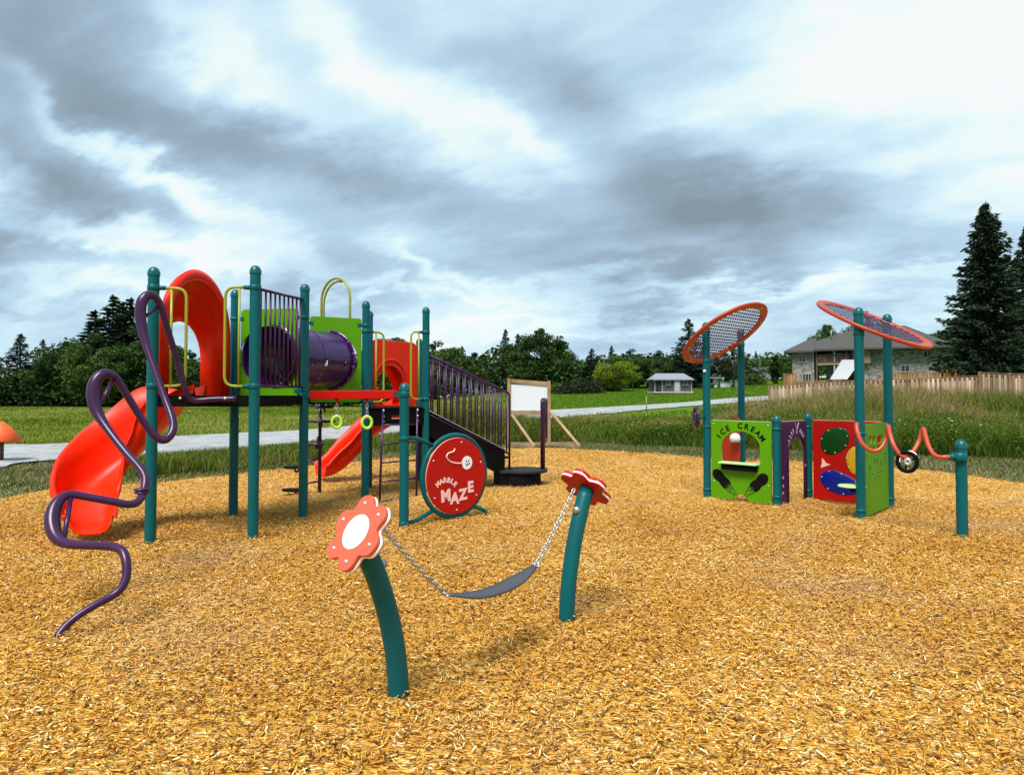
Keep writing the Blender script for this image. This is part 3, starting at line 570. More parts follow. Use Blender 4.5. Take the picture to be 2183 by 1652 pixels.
for k, (fn, kw) in dict(b0=(crown_mesh, dict(seed=1)), b1=(crown_mesh, dict(seed=2, wide=.42, low=.05)), b2=(crown_mesh, dict(seed=3, wide=.30, nclump=60)), b3=(crown_mesh, dict(seed=4, wide=.5, low=.06, nclump=90, size=.022)),
                        s0=(spruce_mesh, dict(seed=5)), s1=(spruce_mesh, dict(seed=6, wide=.26, ragged=.35)), s2=(spruce_mesh, dict(seed=7, wide=.16, levels=26, ragged=.4)), c0=(crown_mesh, dict(seed=8, wide=.13, low=.04, lump=.07, nclump=60)), p0=(crown_mesh, dict(seed=9, wide=.40, low=.16, nclump=60, per=110, lump=.11))).items():
    PROTO[k] = (fn(**kw), ptrunk() if k[0] == 's' else trunk_mesh(kw['seed']))
CROWNS = {}
def tree(kind, leaf, u, vtop, Y, label, group=None, wmul=1.0, name=None, x=None, zb=None, rot=None):
    """a tree standing on the terrain at depth Y under picture column u, its top reaching row vtop"""
    p = at(u, vtop, Y); z = terr(p.x, Y) if zb is None else zb; H = max(1.5, p.z - z) / (1.0 if kind[0] in 's' else 1.0)
    nm = name or {'s': 'spruce_tree', 'c': 'columnar_cedar', 'p': 'pine_tree'}.get(kind[0], 'leafy_tree')
    t = thing(nm, (p.x, Y, z), label, 'tree', group); key = (kind, leaf)
    if key not in CROWNS:
        me = PROTO[kind][0].copy(); me.materials.clear(); me.materials.append(LM[leaf]); CROWNS[key] = me
    for n_, me in (('crown', CROWNS[key]), ('trunk', PROTO[kind][1])):
        o = bpy.data.objects.new(n_, me); COL.objects.link(o); o.parent = t
    t.scale = (H * wmul, H * wmul, H); t.rotation_euler = (0, 0, rot if rot is not None else random.uniform(0, 6.28)); return t
random.seed(11)
GL = 'trees of the dark wood beyond the left field'
LW = 'dark spruce standing in the wood beyond the left field'
for kind, leaf, u, v, Y, w, lab in (
    ('s1', 'spruce', -60, 712, 100, 1, 'dark spruce at the far left end of the wood'), ('s1', 'spruce', 45, 712, 98, 1.7, 'dark spruce nearest the left edge, left of the two lower pointed ones'), ('s1', 'spruce', 92, 724, 99, 1.5, 'short pointed spruce second from the left edge of the wood'),
    ('b0', 'dark', 122, 727, 97, 1.1, 'round dark tree between the pointed spruces and the taller wood on the left'), ('b2', 'dark', 163, 700, 99, 1.2, 'irregular dark tree left of the tall ragged spruces'),
    ('s2', 'spruce', 203, 662, 100, 2.3, 'ragged spruce on the left shoulder of the tallest clump'), ('s2', 'spruce', 241, 630, 101, 2.1, 'tallest ragged spruce of the left wood'), ('s2', 'spruce', 262, 645, 100, 1.9, 'ragged spruce between the two tallest tops of the left wood'),
    ('s2', 'spruce', 280, 636, 102, 2.2, 'tall ragged spruce just left of the front teal post'), ('b1', 'mid', 208, 700, 93, 1.0, 'broad mid green tree standing in front of the ragged spruces'), ('b1', 'dark', 290, 690, 98, .9, 'dark leafy tree behind the top of the red slide'),
    ('b0', 'dark', 350, 720, 97, 1.2, 'dark tree behind the teal post and yellow handle'), ('b1', 'dark', 402, 738, 98, 1.0, 'dark tree seen through the opening of the red slide hood'), ('s1', 'spruce', 455, 742, 99, 1.2, 'spruce hidden behind the red slide hood'),
    ('b0', 'dark', 500, 748, 100, 1.2, 'dark tree behind the left green panel'), ('s1', 'spruce', 560, 745, 100, 1.2, 'spruce behind the purple barrier bars'), ('b1', 'dark', 620, 750, 101, 1.0, 'dark tree behind the second front post'),
    ('b0', 'dark', 680, 745, 102, 1.2, 'dark tree behind the purple crawl tube'), ('s1', 'spruce', 735, 748, 103, 1.2, 'spruce behind the purple crawl tube')):
    tree(kind, leaf, u, v, Y, lab, GL, w)
GM = 'trees behind the stairs and the notice board'
for kind, leaf, u, v, Y, w, lab in (
    ('b1', 'dark', 790, 728, 105, 1.0, 'dark tree between the third and fourth teal posts'), ('b0', 'dark', 828, 703, 106, 1.1, 'dark tree showing above the small red slide hood'), ('b1', 'dark', 868, 722, 108, 1.0, 'low dark tree right above the small red slide hood'),
    ('b1', 'mid', 930, 718, 105, 1.1, 'green tree just right of the last tall teal post'), ('b0', 'mid', 962, 728, 104, 1.1, 'green tree above the upper half of the stair rail'), ('s2', 'spruce', 985, 738, 106, 1.4, 'thin ragged conifer above the middle of the stair rail'),
    ('p0', 'pine', 1010, 745, 103, 1.0, 'grey green tree above the middle of the stair rail'), ('b1', 'mid', 1030, 768, 98, 1.0, 'lower grey green tree behind the stair rail'), ('s1', 'spruce', 1078, 702, 100, 1.2, 'dark spruce left of the big maple behind the notice board'),
    ('s1', 'spruce', 1105, 712, 101, 1.1, 'dark spruce pressed against the big maple behind the notice board'), ('b3', 'dark', 1152, 690, 96, .95, 'big dark maple behind the notice board, tallest tree of the middle'), ('b1', 'dark', 1196, 722, 95, .9, 'right hand crown of the dark maples behind the notice board'), ('b1', 'dark', 1108, 765, 92, .9, 'low dark tree under the big maple, behind the notice board'),
    ('s1', 'spruce', 1262, 743, 92, 1.7, 'small blue dark spruce between the big maple and the yellow green tree'), ('s1', 'spruce', 1304, 737, 100, 1.3, 'spruce tip rising behind the yellow green tree'),
    ('b1', 'dark', 1345, 738, 98, 1.1, 'dark tree behind the right side of the yellow green tree'), ('b1', 'dark', 1402, 742, 92, 1.25, 'round dark tree directly behind the grey shed'), ('b0', 'dark', 1360, 775, 92, 1.2, 'low dark tree between the yellow green tree and the shed'),
    ('s1', 'spruce', 1467, 680, 90, 1.6, 'tall dark spruce left of the left canopy'), ('b1', 'dark', 1440, 768, 91, 1.0, 'dark tree between the shed and the tall spruce'), ('s1', 'spruce', 1500, 735, 92, 1.5, 'spruce behind the left canopy post'), ('b1', 'dark', 1500, 778, 93, 1.1, 'low dark tree at the foot of the tall spruce by the canopy'),
    ('p0', 'pine', 1563, 728, 88, 1.0, 'brownish open pine between the two left canopy posts'), ('p0', 'pine', 1545, 760, 90, 1.0, 'smaller brownish pine beside the left canopy post')):
    tree(kind, leaf, u, v, Y, lab, GM, w)
tree('b1', 'yellow', 1311, 753, 84, 'bright yellow green rounded tree left of the grey shed', wmul=1.35)
GR = 'distant trees between the canopies and round the stone house'
for kind, leaf, u, v, Y, w, lab in (
    ('b1', 'mid', 1597, 750, 125, 1.1, 'distant green tree above the white house, left one'), ('b0', 'mid', 1622, 757, 128, 1.2, 'distant green tree above the white house, middle one'), ('s1', 'pine', 1611, 748, 130, 1.0, 'distant conifer tip above the white house'), ('b1', 'mid', 1642, 760, 126, 1.0, 'distant green tree left of the narrow cedar'),
    ('b0', 'mid', 1668, 753, 122, 1.1, 'distant green tree right of the narrow cedar'), ('b1', 'dark', 1692, 742, 115, 1.0, 'dark tree touching the left corner of the stone house'), ('b1', 'dark', 1680, 770, 104, .9, 'low dark tree beside the left wall of the stone house'),
    ('b3', 'mid', 1768, 684, 118, .8, 'green tree above the left half of the stone house roof'), ('b1', 'mid', 1845, 655, 125, .8, 'green tree top peeping over the right canopy'), ('b1', 'mid', 1738, 712, 116, .9, 'green tree at the left slope of the stone house roof'), ('b0', 'mid', 1985, 700, 112, 1.1, 'green tree above the right end of the stone house roof'), ('b1', 'mid', 2020, 690, 108, 1.0, 'green tree between the house roof and the big spruce')):
    tree(kind, leaf, u, v, Y, lab, GR, w)
tree('c0', 'dark', 1652, 748, 98, 'narrow dark columnar cedar right of the white house', wmul=1.3)
# big near spruces at the right edge
PROTO['s8'] = (spruce_mesh(21, levels=44, nb=13, per=30, wide=.235, z0=.13, size=.0125, ragged=.42, taper=.72), ptrunk(.013)); PROTO['s9'] = (spruce_mesh(22, levels=38, nb=12, per=28, wide=.26, z0=.10, size=.0135, ragged=.4, taper=.7), ptrunk(.013))
tree('s8', 'spruce', 2101, 432, 62, 'very tall dark spruce with a bare grey lower trunk, at the right edge', wmul=1.06, rot=.6)
tree('s9', 'spruce', 2190, 474, 66, 'tall dark spruce cut by the right edge of the photo', wmul=.78, rot=2.2)
tree('s9', 'spruce', 2062, 655, 72, 'lower dark conifer leaning into the left side of the tallest spruce', wmul=1.0, rot=4)
tree('s8', 'spruce', 2150, 640, 78, 'dark conifer filling the space behind the tallest spruce', wmul=1.3, rot=1)
# shrubs
def shrub(u, v, Y, w_, h_, leaf, label):
    p = at(u, v, Y); z = terr(p.x, Y); t = thing('shrub', (p.x, Y, z), label, 'shrub', 'shrubs below the trees'); rg = np.random.default_rng(int(u)); P = rg.normal(size=(2600, 3)); P /= np.linalg.norm(P, axis=1)[:, None]; P *= rg.uniform(.6, 1.05, (2600, 1)); P[:, 2] = np.abs(P[:, 2]); P *= [w_, w_ * .6, h_]
    V, Fq = leaves(P, rg.uniform(.10, .22, len(P)), rg); me = fast_mesh('foliage', V, Fq, np.clip(rg.normal(.5, .2, len(P)), 0, 1), LM[leaf]); o = bpy.data.objects.new('foliage', me); COL.objects.link(o); o.parent = t
    mb = MB()
    for k in range(5): a = k * 1.3; mb.tube([(0, 0, -.05), (math.cos(a) * w_ * .5, math.sin(a) * w_ * .3, h_ * .7)], [.05, .02], 5)
    s_ = mb.build('stem', BARK); s_.parent = t
shrub(1236, 850, 80, 3.0, 1.7, 'pine', 'grey green shrub mound between the notice board and the yellow green tree'); shrub(1195, 852, 82, 2.0, 1.2, 'mid', 'low shrub just right of the notice board'); shrub(1272, 846, 86, 3, 1.3, 'mid', 'low shrub at the foot of the small dark spruce'); shrub(1600, 815, 96, 2.2, 1.6, 'mid', 'green shrub before the white house')
shrub(2040, 800, 74, 3, 2.2, 'dark', 'dark shrub behind the fence near the big spruce')
# dark understory along the wood
def under(name, u0, u1, Y, h_, n, leaf, label):
    u = rng.uniform(u0, u1, n); yy = Y + rng.uniform(-3, 6, n); xx = (u - CU) / F * yy; hh = h_ * rng.random(n) ** .7 * (.6 + .8 * vnoise(xx, yy, .2, 5)); P = np.stack([xx, yy, tz(xx, yy) + hh], 1); V, Fq = leaves(P, rng.uniform(.18, .4, n), rng); tag(link(name, fast_mesh(name, V, Fq, np.clip(rng.normal(.35, .2, n), 0, 1), LM[leaf])), label, 'undergrowth', kind='stuff')
under('undergrowth', -120, 1100, 97, 5.5, 26000, 'dark', 'dark undergrowth at the foot of the left and middle wood'); under('undergrowth', 1090, 1500, 94, 3.5, 9000, 'dark', 'dark undergrowth behind the lawn and the shed'); under('undergrowth', 1500, 2250, 112, 4, 9000, 'mid', 'distant green undergrowth behind the houses')

# ================================================================== fences
BW = mat('weathered_new_fence_boards', (.26, .16, .09), .8, .2, bump=.2, bscale=30, var=.25, vscale=2, objrand=.05)
def board_mat(name, cols):
    m_ = ramp_mat(name, cols, .8); return m_
FB = board_mat('fence_board_wood', [(0, (.09, .055, .035)), (.35, (.18, .12, .078)), (.7, (.27, .19, .125)), (1, (.40, .31, .215))])
FB2 = board_mat('older_fence_wood', [(0, (.12, .06, .02)), (.5, (.22, .12, .045)), (1, (.32, .19, .08))])
def fence(name, pts, hgt, label, step=.28, wood=FB, group=None, bw=.14):
    """pts: (u, vtop, Y) corners; boards alternate in front and behind the rails"""
    Pt = [at(u, v, Y) for u, v, Y in pts]; root = thing(name, Pt[0].copy(), label, 'fence', group); rg = random.Random(len(pts) * 7 + int(pts[0][0]))
    for a, b in zip(Pt[:-1], Pt[1:]):
        d = (b - a); L_ = Vector((d.x, d.y, 0)).length; n = max(1, int(L_ / 2.4)); 
        V = []; Fq = []; tn = []; dh_ = Vector((d.x, d.y, 0)).normalized(); nn = Vector((dh_.y, -dh_.x, 0)); m_ = int(L_ / (bw * .93))
        for k in range(m_):
            t = (k + .5) / m_; q = a.lerp(b, t); sgn = 1 if k % 2 else -1; c = q + nn * (.035 * sgn); zt_ = q.z - .06 - rg.uniform(0, .02); zb = max(terr(q.x, q.y), zt_ - hgt) - .05; hw_ = bw * .5 if sgn > 0 else bw * .5; o = len(V)
            for s_, e_, z in ((-1, -1, zb), (1, -1, zb), (1, 1, zb), (-1, 1, zb), (-1, -1, zt_), (1, -1, zt_), (1, 1, zt_), (-1, 1, zt_)): w = c + dh_ * (s_ * hw_) + nn * (e_ * .009); V.append((w.x, w.y, z))
            Fq += [(o, o + 1, o + 5, o + 4), (o + 1, o + 2, o + 6, o + 5), (o + 2, o + 3, o + 7, o + 6), (o + 3, o, o + 4, o + 7), (o + 4, o + 5, o + 6, o + 7)]; tn += [min(1, max(0, rg.gauss(.55, .22)))] * 5
        if V: link('boards', fast_mesh('boards', V, Fq, tn, wood), root)
        MB().bar(a, b, .15, .04).build('cap_rail', BW, root); MB().bar(a - UP * .12, b - UP * .12, .05, .09).build('top_rail', BW, root)
        for k in range(0 if (a - Pt[0]).length < .01 else 1, n + 1):
            q = a.lerp(b, k / n); zb = max(terr(q.x, q.y), q.z - hgt) - .1; MB().box((q.x, q.y, (q.z + .05 + zb) / 2), (.12, .12, q.z + .05 - zb)).build('fence_post', BW, root)
    return root
fence('wooden_fence', [(1640, 823, 50), (1740, 815, 48), (1850, 810, 46), (1962, 806, 44.5), (2086, 801, 42.5)], 2.0, 'long new board fence behind the tall weeds, left of the step up')
fence('wooden_fence', [(2088, 794, 42.3), (2152, 797, 41.2), (2300, 796, 39)], 2.2, 'taller board fence section at the right edge after the step')
fence('wooden_fence', [(1692, 812, 62), (1790, 810, 62)], 1.8, 'dark topped fence behind the left end of the long fence, below the stone house', wood=FB2)
fence('wooden_fence', [(1895, 797, 62), (2008, 794, 62)], 1.8, 'low older fence in front of the stone house wall, right of the canopy posts', wood=FB2)
fence('wooden_fence', [(2008, 787, 62), (2072, 785, 62)], 2.2, 'short higher piece of older fence below the big spruce', wood=FB2)
fence('wooden_fence', [(1671, 797, 72), (1697, 796, 72)], 1.6, 'small orange brown fence panel beside the left corner of the stone house', wood=FB2)

# ================================================================== buildings
def stone_mat(name, c1, c2, sc=2.4):
    m_ = bpy.data.materials.new(name); m_.use_nodes = True; nt = m_.node_tree; N = nt.nodes; L = nt.links; b = N['Principled BSDF']; b.inputs['Roughness'].default_value = .9
    g = N.new('ShaderNodeNewGeometry'); mp_ = N.new('ShaderNodeMapping'); mp_.inputs['Scale'].default_value = (sc, sc, sc * 2.2); L.new(g.outputs['Position'], mp_.inputs[0]); v = N.new('ShaderNodeTexVoronoi'); v.inputs['Scale'].default_value = 1.6; L.new(mp_.outputs[0], v.inputs['Vector']); s_ = N.new('ShaderNodeSeparateXYZ'); L.new(v.outputs['Color'], s_.inputs[0])
    r = N.new('ShaderNodeValToRGB'); e = r.color_ramp.elements; e[0].color = (*c1, 1); e[1].color = (*c2, 1); L.new(s_.outputs[0], r.inputs[0]); L.new(r.outputs[0], b.inputs['Base Color']); return m_
STONE = stone_mat('grey_rubble_stone', (.085, .075, .067), (.36, .33, .29)); ROOF = mat('grey_brown_shingles', (.072, .068, .064), .9, .2, bump=.4, bscale=6, var=.15, vscale=3)
GLASS = mat('dark_window_glass', (.02, .025, .03), .08, .6); TRIM = mat('off_white_trim', (.34, .32, .29), .6); BRN = mat('brown_stained_timber', (.10, .055, .035), .7, var=.2); SIDING = mat('grey_siding', (.06, .057, .058), .8, var=.1); WHT = mat('white_painted_wood', (.42, .43, .45), .6); METAL = mat('pale_metal_roof', (.25, .27, .30), .4, .5, metal=.2)
def window(parent, u0, v0, u1, v1, Y, fr=.10, mull=1, name='window', frm=None, depth=.12):
    a, b = at(u0, v1, Y), at(u1, v0, Y); c = (a + b) / 2; w_, h_ = b.x - a.x, b.z - a.z; mb = MB()
    mb.box((c.x, Y - depth / 2, b.z - fr / 2), (w_, depth, fr)); mb.box((c.x, Y - depth / 2, a.z + fr / 2), (w_ + .1, depth + .06, fr))
    for s_ in (-1, 1): mb.box((c.x + s_ * (w_ / 2 - fr / 2), Y - depth / 2, c.z), (fr, depth * .98, h_ - 2 * fr))
    for k in range(mull): mb.box((a.x + w_ * (k + 1) / (mull + 1), Y - depth / 2, c.z), (fr * .7, depth * .9, h_ - 2 * fr))
    o = mb.build(name, frm or TRIM, parent); MB().box((c.x, Y - .03, c.z), (w_ - fr, .04, h_ - fr)).build('pane', GLASS, o); return o
YH = 90
hs = thing('stone_house', at(1860, 820, YH), 'two storey grey stone house with a brown hipped roof behind the fence', 'house')
def X_at(u, Y): return at(u, 843, Y).x
def Z_at(v, Y): return at(CU, v, Y).z
zb, ze = Z_at(835, YH), Z_at(749, YH)
def wallbox(u0, u1, Y, depth, z0, z1, name='wall', m_=STONE): a, b = X_at(u0, Y), X_at(u1, Y); return MB().box(((a + b) / 2, Y + depth / 2, (z0 + z1) / 2), (b - a, depth, z1 - z0)).build(name, m_, hs)
wallbox(1700, 1748, YH - 1.2, 10, zb, ze); wallbox(1749, 1817, YH + 1.8, 7.4, zb, ze - .01); wallbox(1818, 2030, YH, 9, zb, ze - .02)
# hipped roof
def hip(u0, u1, Y0_, Y1_, ur0, ur1, vr, ve, name='roof', parent=hs):
    x0, x1 = X_at(u0, Y0_), X_at(u1, Y0_); ze_ = Z_at(ve, Y0_); Ym = (Y0_ + Y1_) / 2; zr = Z_at(vr, Ym); r0, r1 = X_at(ur0, Ym), X_at(ur1, Ym)
    V = [(x0, Y0_, ze_), (x1, Y0_, ze_), (x1, Y1_, ze_), (x0, Y1_, ze_), (r0, Ym, zr), (r1, Ym, zr)]; th = .22
    V += [(a, b, c - th) for a, b, c in V[:4]]
    return MB().add(V, [(0, 1, 5, 4), (1, 2, 5), (2, 3, 4, 5), (3, 0, 4), (6, 7, 1, 0), (7, 8, 2, 1), (8, 9, 3, 2), (9, 6, 0, 3), (9, 8, 7, 6)]).build(name, ROOF, parent)
hs.rotation_euler = (0, 0, R(-28)); hs.scale = (.93, 1, 1.10)
rf = hip(1692, 2037, YH - 1.6, YH + 10.5, 1800, 1890, 709, 748)
hip(1690, 1757, YH - 2.2, YH + 5.5, 1716, 1731, 727, 750)
v_ = at(1766, 722, YH + 1); MB().tube([v_ - UP * .3, v_ + UP * .45, v_ + Vector((.12, 0, .6))], .11, 8).build('roof_vent', WHT, rf)
window(hs, 1713, 754, 1730, 775, YH - 1.2, mull=1); window(hs, 1722, 796, 1742, 815, YH - 1.2, mull=2, name='patio_door'); window(hs, 1761, 750, 1780, 764, YH + 1.8, mull=1, name='balcony_door')
window(hs, 1915, 742, 1937, 759, YH, mull=2); window(hs, 1916, 783, 1934, 797, YH, mull=1); window(hs, 1880, 755, 1893, 771, YH, mull=1); window(hs, 1960, 757, 1975, 771, YH, mull=1); window(hs, 1975, 779, 1997, 790, YH, mull=1); window(hs, 2000, 746, 2010, 753, YH, mull=0); window(hs, 1840, 752, 1856, 766, YH, mull=1)
pd_ = MB(); x0, x1 = X_at(1750, YH - .4), X_at(1817, YH - .4); zd = Z_at(777, YH); pd_.box(((x0 + x1) / 2, YH + .3, zd), (x1 - x0, 2.6, .28)); bal = pd_.build('balcony', BRN, hs)
MB().bar((x0, YH - .98, zd + 1.0), (x1, YH - .98, zd + 1.0), .08, .10).build('balcony_rail', BRN, bal)
mb = MB()
for k in range(26): xx = x0 + (x1 - x0) * k / 25; mb.box((xx, YH - .98, zd + .56), (.07, .05, .82))
mb.build('balcony_balusters', BRN, bal)
for u in (1752, 1790, 1815):
    MB().box((X_at(u, YH - .95), YH - .9, (zb + ze) / 2), (.22, .16, ze - zb)).build('porch_post', TRIM if u == 1790 else BRN, hs)
wallbox(1790, 1816, YH + 1.3, .3, zd + .2, ze - .3, 'dark_porch', BRN)
MB().bar((x0, YH - 1.05, zd - .16), (x1, YH - 1.05, zd - .16), .05, .10).build('balcony_fascia', TRIM, bal)
aw = at(1853, 765, YH - .8); MB().box(aw, (1.2, .15, 1.6)).build('awning', mat('tan_canvas', (.22, .15, .08), .9), hs)
# white tented roof of the neighbour's climbing frame
YP = 58
cf = thing('climbing_frame', at(1820, 830, YP), "neighbour's timber climbing frame with a steep pale tent roof, behind the fence", 'climbing frame')
r0, r1 = at(1795, 767, YP), at(1842, 766, YP); e0, e1 = at(1769, 809, YP - 1.1), at(1806, 809, YP - 1.1); r1.z = r0.z; r1.y = YP + .4
off = r0 - e0; f0 = r0 + Vector((.55, 1.2, -off.z)); f1 = r1 + Vector((.75, 1.2, -off.z))
RW = mat('white_ribbed_sheet', (.42, .43, .44), .6)
rows = []
for k in range(41):
    t = k / 40; w_ = .03 * (1 if (k % 8) in (0, 1) else 0); a = r0.lerp(r1, t); b = e0.lerp(e1, t); nn_ = Vector((-.3, -.8, .5)); rows.append([a + nn_ * w_, b + nn_ * w_])
tr_ = MB().grid(rows, smooth=False).build('roof', RW, cf, solid=.03); MB().grid([[r0, f0], [r1, f1]]).build('rear_roof', mat('shade_tinted_roof_sheet', (.02, .022, .02), .7), cf, solid=.03)  # rear slope coloured dark to stand in for its shade
for p in (e0 + Vector((.25, .3, 0)), e1 + Vector((.0, .3, 0)), f0 - Vector((.1, .2, 0)), f1 - Vector((.2, .2, 0))):
    MB().box((p.x, p.y, (p.z + .3 + terr(p.x, p.y)) / 2), (.12, .12, p.z + .3 - terr(p.x, p.y))).build('leg', BRN, cf)
MB().bar(r1 + UP * -.02, f1, .1, .08).build('rafter', mat('dark_stained_beam', (.03, .02, .02), .8), cf)
MB().box((e0 + f1) / 2 - UP * .9, (1.6, 1.6, .1)).build('platform', BRN, cf)
# garden shed
YS = 74
sh = thing('garden_shed', at(1433, 836, YS), 'small dark grey garden shed with pale metal roof and porch, on the slope', 'shed')
x0, x1 = X_at(1395, YS), X_at(1474, YS); xm = X_at(1412, YS); zb = Z_at(835, YS); ze = Z_at(808, YS); zr = Z_at(796, YS + 1.5)
MB().box(((xm + x1) / 2, YS + 1.5, (zb + ze) / 2), (x1 - xm, 3, ze - zb)).build('wall', SIDING, sh); MB().box(((x0 + xm) / 2 , YS + 2.2, (zb + ze) / 2), (xm - x0 - .02, 1.6, ze - zb)).build('porch_wall', SIDING, sh)
MB().box(((x0 + x1) / 2, YS + 1.4, zb - .06), (x1 - x0 + .3, 3.4, .12)).build('floor_deck', mat('pale_concrete', (.5, .48, .44), .9), sh)
V = [(x0 - .25, YS - .3, ze - .05), (x1 + .25, YS - .3, ze - .05), (x1 + .25, YS + 3.3, ze - .05), (x0 - .25, YS + 3.3, ze - .05), (x0 + .45, YS + 1.5, zr), (x1 - .45, YS + 1.5, zr)]
MB().add(V, [(0, 1, 5, 4), (1, 2, 5), (2, 3, 4, 5), (3, 0, 4), (3, 2, 1, 0)]).build('roof', METAL, sh)
WHT2 = mat('weathered_white_trim', (.24, .24, .245), .7)
MB().bar((x0 - .25, YS - .32, ze - .08), (x1 + .25, YS - .32, ze - .08), .06, .10).build('fascia', WHT2, sh)
for x in (x0 + .05, xm): MB().box((x, YS + .05, (zb + ze) / 2), (.10, .12, ze - zb)).build('porch_post', WHT2, sh)
MB().box((x1 - .0, YS - .02, (zb + ze) / 2), (.10, .08, ze - zb)).build('corner_trim', WHT2, sh)
window(sh, 1437, 811, 1450, 834, YS, .06, 0, 'door_frame', WHT2); dr = at(1443.5, 823, YS - .16); MB().box(dr, ((1449 - 1438) * YS / F, .04, 22 * YS / F)).build('door', mat('pale_grey_door', (.36, .37, .36), .6), sh)
window(sh, 1420, 811, 1429, 822, YS, .045, 0, 'window', WHT2); window(sh, 1455, 811, 1466, 822, YS, .045, 0, 'window', WHT2)
mb = MB()
for k in range(7): mb.box((x0 + (xm - x0) * k / 6, YS + .02, zb + .5), (.05, .04, .8))
mb.build('porch_railing', SIDING, sh)
# white house in the distance
YW = 112
wh = thing('white_house', at(1618, 822, YW), 'distant pale house with a grey roof, left of the narrow cedar', 'house')
def wx(u): return X_at(u, YW)
zb = Z_at(826, YW); MB().box(((wx(1588) + wx(1617)) / 2, YW + 5, (zb + Z_at(792, YW)) / 2), (wx(1617) - wx(1588), 8, Z_at(792, YW) - zb)).build('wall', mat('pale_grey_render', (.42, .42, .42), .8), wh)
MB().box(((wx(1617.3) + wx(1644)) / 2, YW + 4, (zb + Z_at(791, YW)) / 2), (wx(1644) - wx(1617.3), 8, Z_at(791, YW) - zb)).build('gable_wall', WHT, wh)
q = [Vector((wx(1584), YW - .2, Z_at(793, YW))), Vector((wx(1646), YW - .2, Z_at(791, YW))), Vector((wx(1638), YW + 5, Z_at(783, YW + 5))), Vector((wx(1586), YW + 5, Z_at(785, YW + 5)))]
MB().prism(q, (0, 0, 0), (0, 0, .25)).build('roof', mat('dark_grey_shingle', (.11, .12, .14), .8), wh)
window(wh, 1625, 799, 1633, 806, YW, .12, 0); window(wh, 1590, 799, 1598, 806, YW + 1, .12, 0)
# small white kiosk and pale boxes by the trees
kk = thing('garden_kiosk', at(1524, 826, 88), 'tiny white post and roof shelter just right of the first tall canopy post', 'shelter')
a = at(1524, 826, 88); zt_ = Z_at(807, 88); MB().box((a.x, 88, (a.z + zt_) / 2), (.5, .4, zt_ - a.z)).build('column', WHT, kk); MB().box((a.x, 88, zt_ + .08), (1.5, 1.2, .16)).build('roof', METAL, kk)
for u, v, w_, h_, lab in ((1545, 824, 1.3, .6, 'low white garden box between the two left canopy posts'), (1571, 820, .7, .8, 'small pale garden box beside the second left canopy post')):
    a = at(u, v, 88); a.z = terr(a.x, 88); o = thing('storage_box', a, lab, 'storage box', 'pale boxes below the pines'); MB().box(a + UP * h_ / 2, (w_, .7, h_)).build('body', WHT, o, bevel=.04); MB().box(a + UP * (h_ + .04), (w_ + .1, .8, .08)).build('lid', METAL, o, bevel=.02)
# slim bare stake in the lawn
for u, v0, v1 in ((1378, 845, 877),):
    a = at(u, v1, 46); b = at(u, v0, 46); o = MB().tube([a, b], .035, 6).build('survey_stake', M['wood']); tag(o, 'thin pale stake standing beside the road below the shed', 'stake')
# ================================================================== play structure on the left
A1, A2, A3, A4 = G(320, 1165), G(539, 1157), G(646, 1110), G(497, 1105)
B1, B2, B3, B4 = G(778, 1069), G(907, 1056), G(786, 1045), G(893, 1030)
H1, C4, P5 = G(645, 1078), G(690, 1050), G(861, 1130)
def topz(u, v, P): return at(u, v, P.y).z
ps = thing('play_structure', A1.copy(), 'large play structure with teal posts, red slides, purple tube and snake climber', 'play structure')
for P, u, v in ((A1, 325, 571), (A2, 542, 568), (A3, 646, 607), (A4, 497, 619), (B1, 778, 643), (B2, 908, 656), (B3, 786, 664), (H1, 645, 660)):
    post(P, topz(u, v, P), ps)
post(B4, topz(893, 723, B4), ps)
p5 = post(P5, topz(861, 818, P5), ps)
def shrink(poly, d):
    c = sum(poly, Vector()) / len(poly); return [p + (c - p).normalized() * d for p in poly]
def deck(poly, z, name='deck', th=.07):
    poly = shrink([Vector((p.x, p.y, z - th)) for p in poly], .03)
    o = MB().prism(poly, (0, 0, 0), (0, 0, th)).build(name, M['deck'], ps)
    mb = MB(); n = len(poly)
    for i in range(n): mb.bar(poly[i] + UP * .0, poly[(i + 1) % n] + UP * .0, .035, .1)
    mb.build('deck_skirt', M['deck'], o); return o
ZA, ZB = 1.60, 1.41
deck([A1, A2, A3, A4], ZA); deck([H1, B1, B3, C4], ZA); deck([B1, B2, B4, B3], ZB)

def span(P, Q):
    d = (Q - P); d.z = 0; L_ = d.length; d.normalize(); return d, L_, Vector((d.y, -d.x, 0))
# --- green panels with tube holes
def px_to(P, d, nrm, u, v):
    w = on(u, v, P, nrm); return ((w - P).dot(d), w.z)
d, L_, nr = span(A4, A3)
Mx = frame(Vector((A4.x, A4.y, 0)), d, nr)
c1 = px_to(A4, d, nr, 571, 760); r1 = .395
pan1 = plate('tunnel_panel', [rrect(.09, 1.5, L_ - .09, 2.72, .05), ell(c1[0], c1[1], r1, r1)[::-1]], .02, Mx, M['lime'], ps)
W1 = A4 + d * c1[0]; W1.z = c1[1]; n1_ = nr
d2, L2, nr2 = span(H1, B1)
Mx2 = frame(Vector((H1.x, H1.y, 0)), d2, nr2)
c2 = px_to(H1, d2, nr2, 704, 769); r2 = .41
pan2 = plate('tunnel_panel', [rrect(.09, 1.5, L2 - .07, 2.76, .04), ell(c2[0], c2[1], r2, r2)[::-1]], .02, Mx2, M['lime'], ps)
W2 = H1 + d2 * c2[0]; W2.z = c2[1]
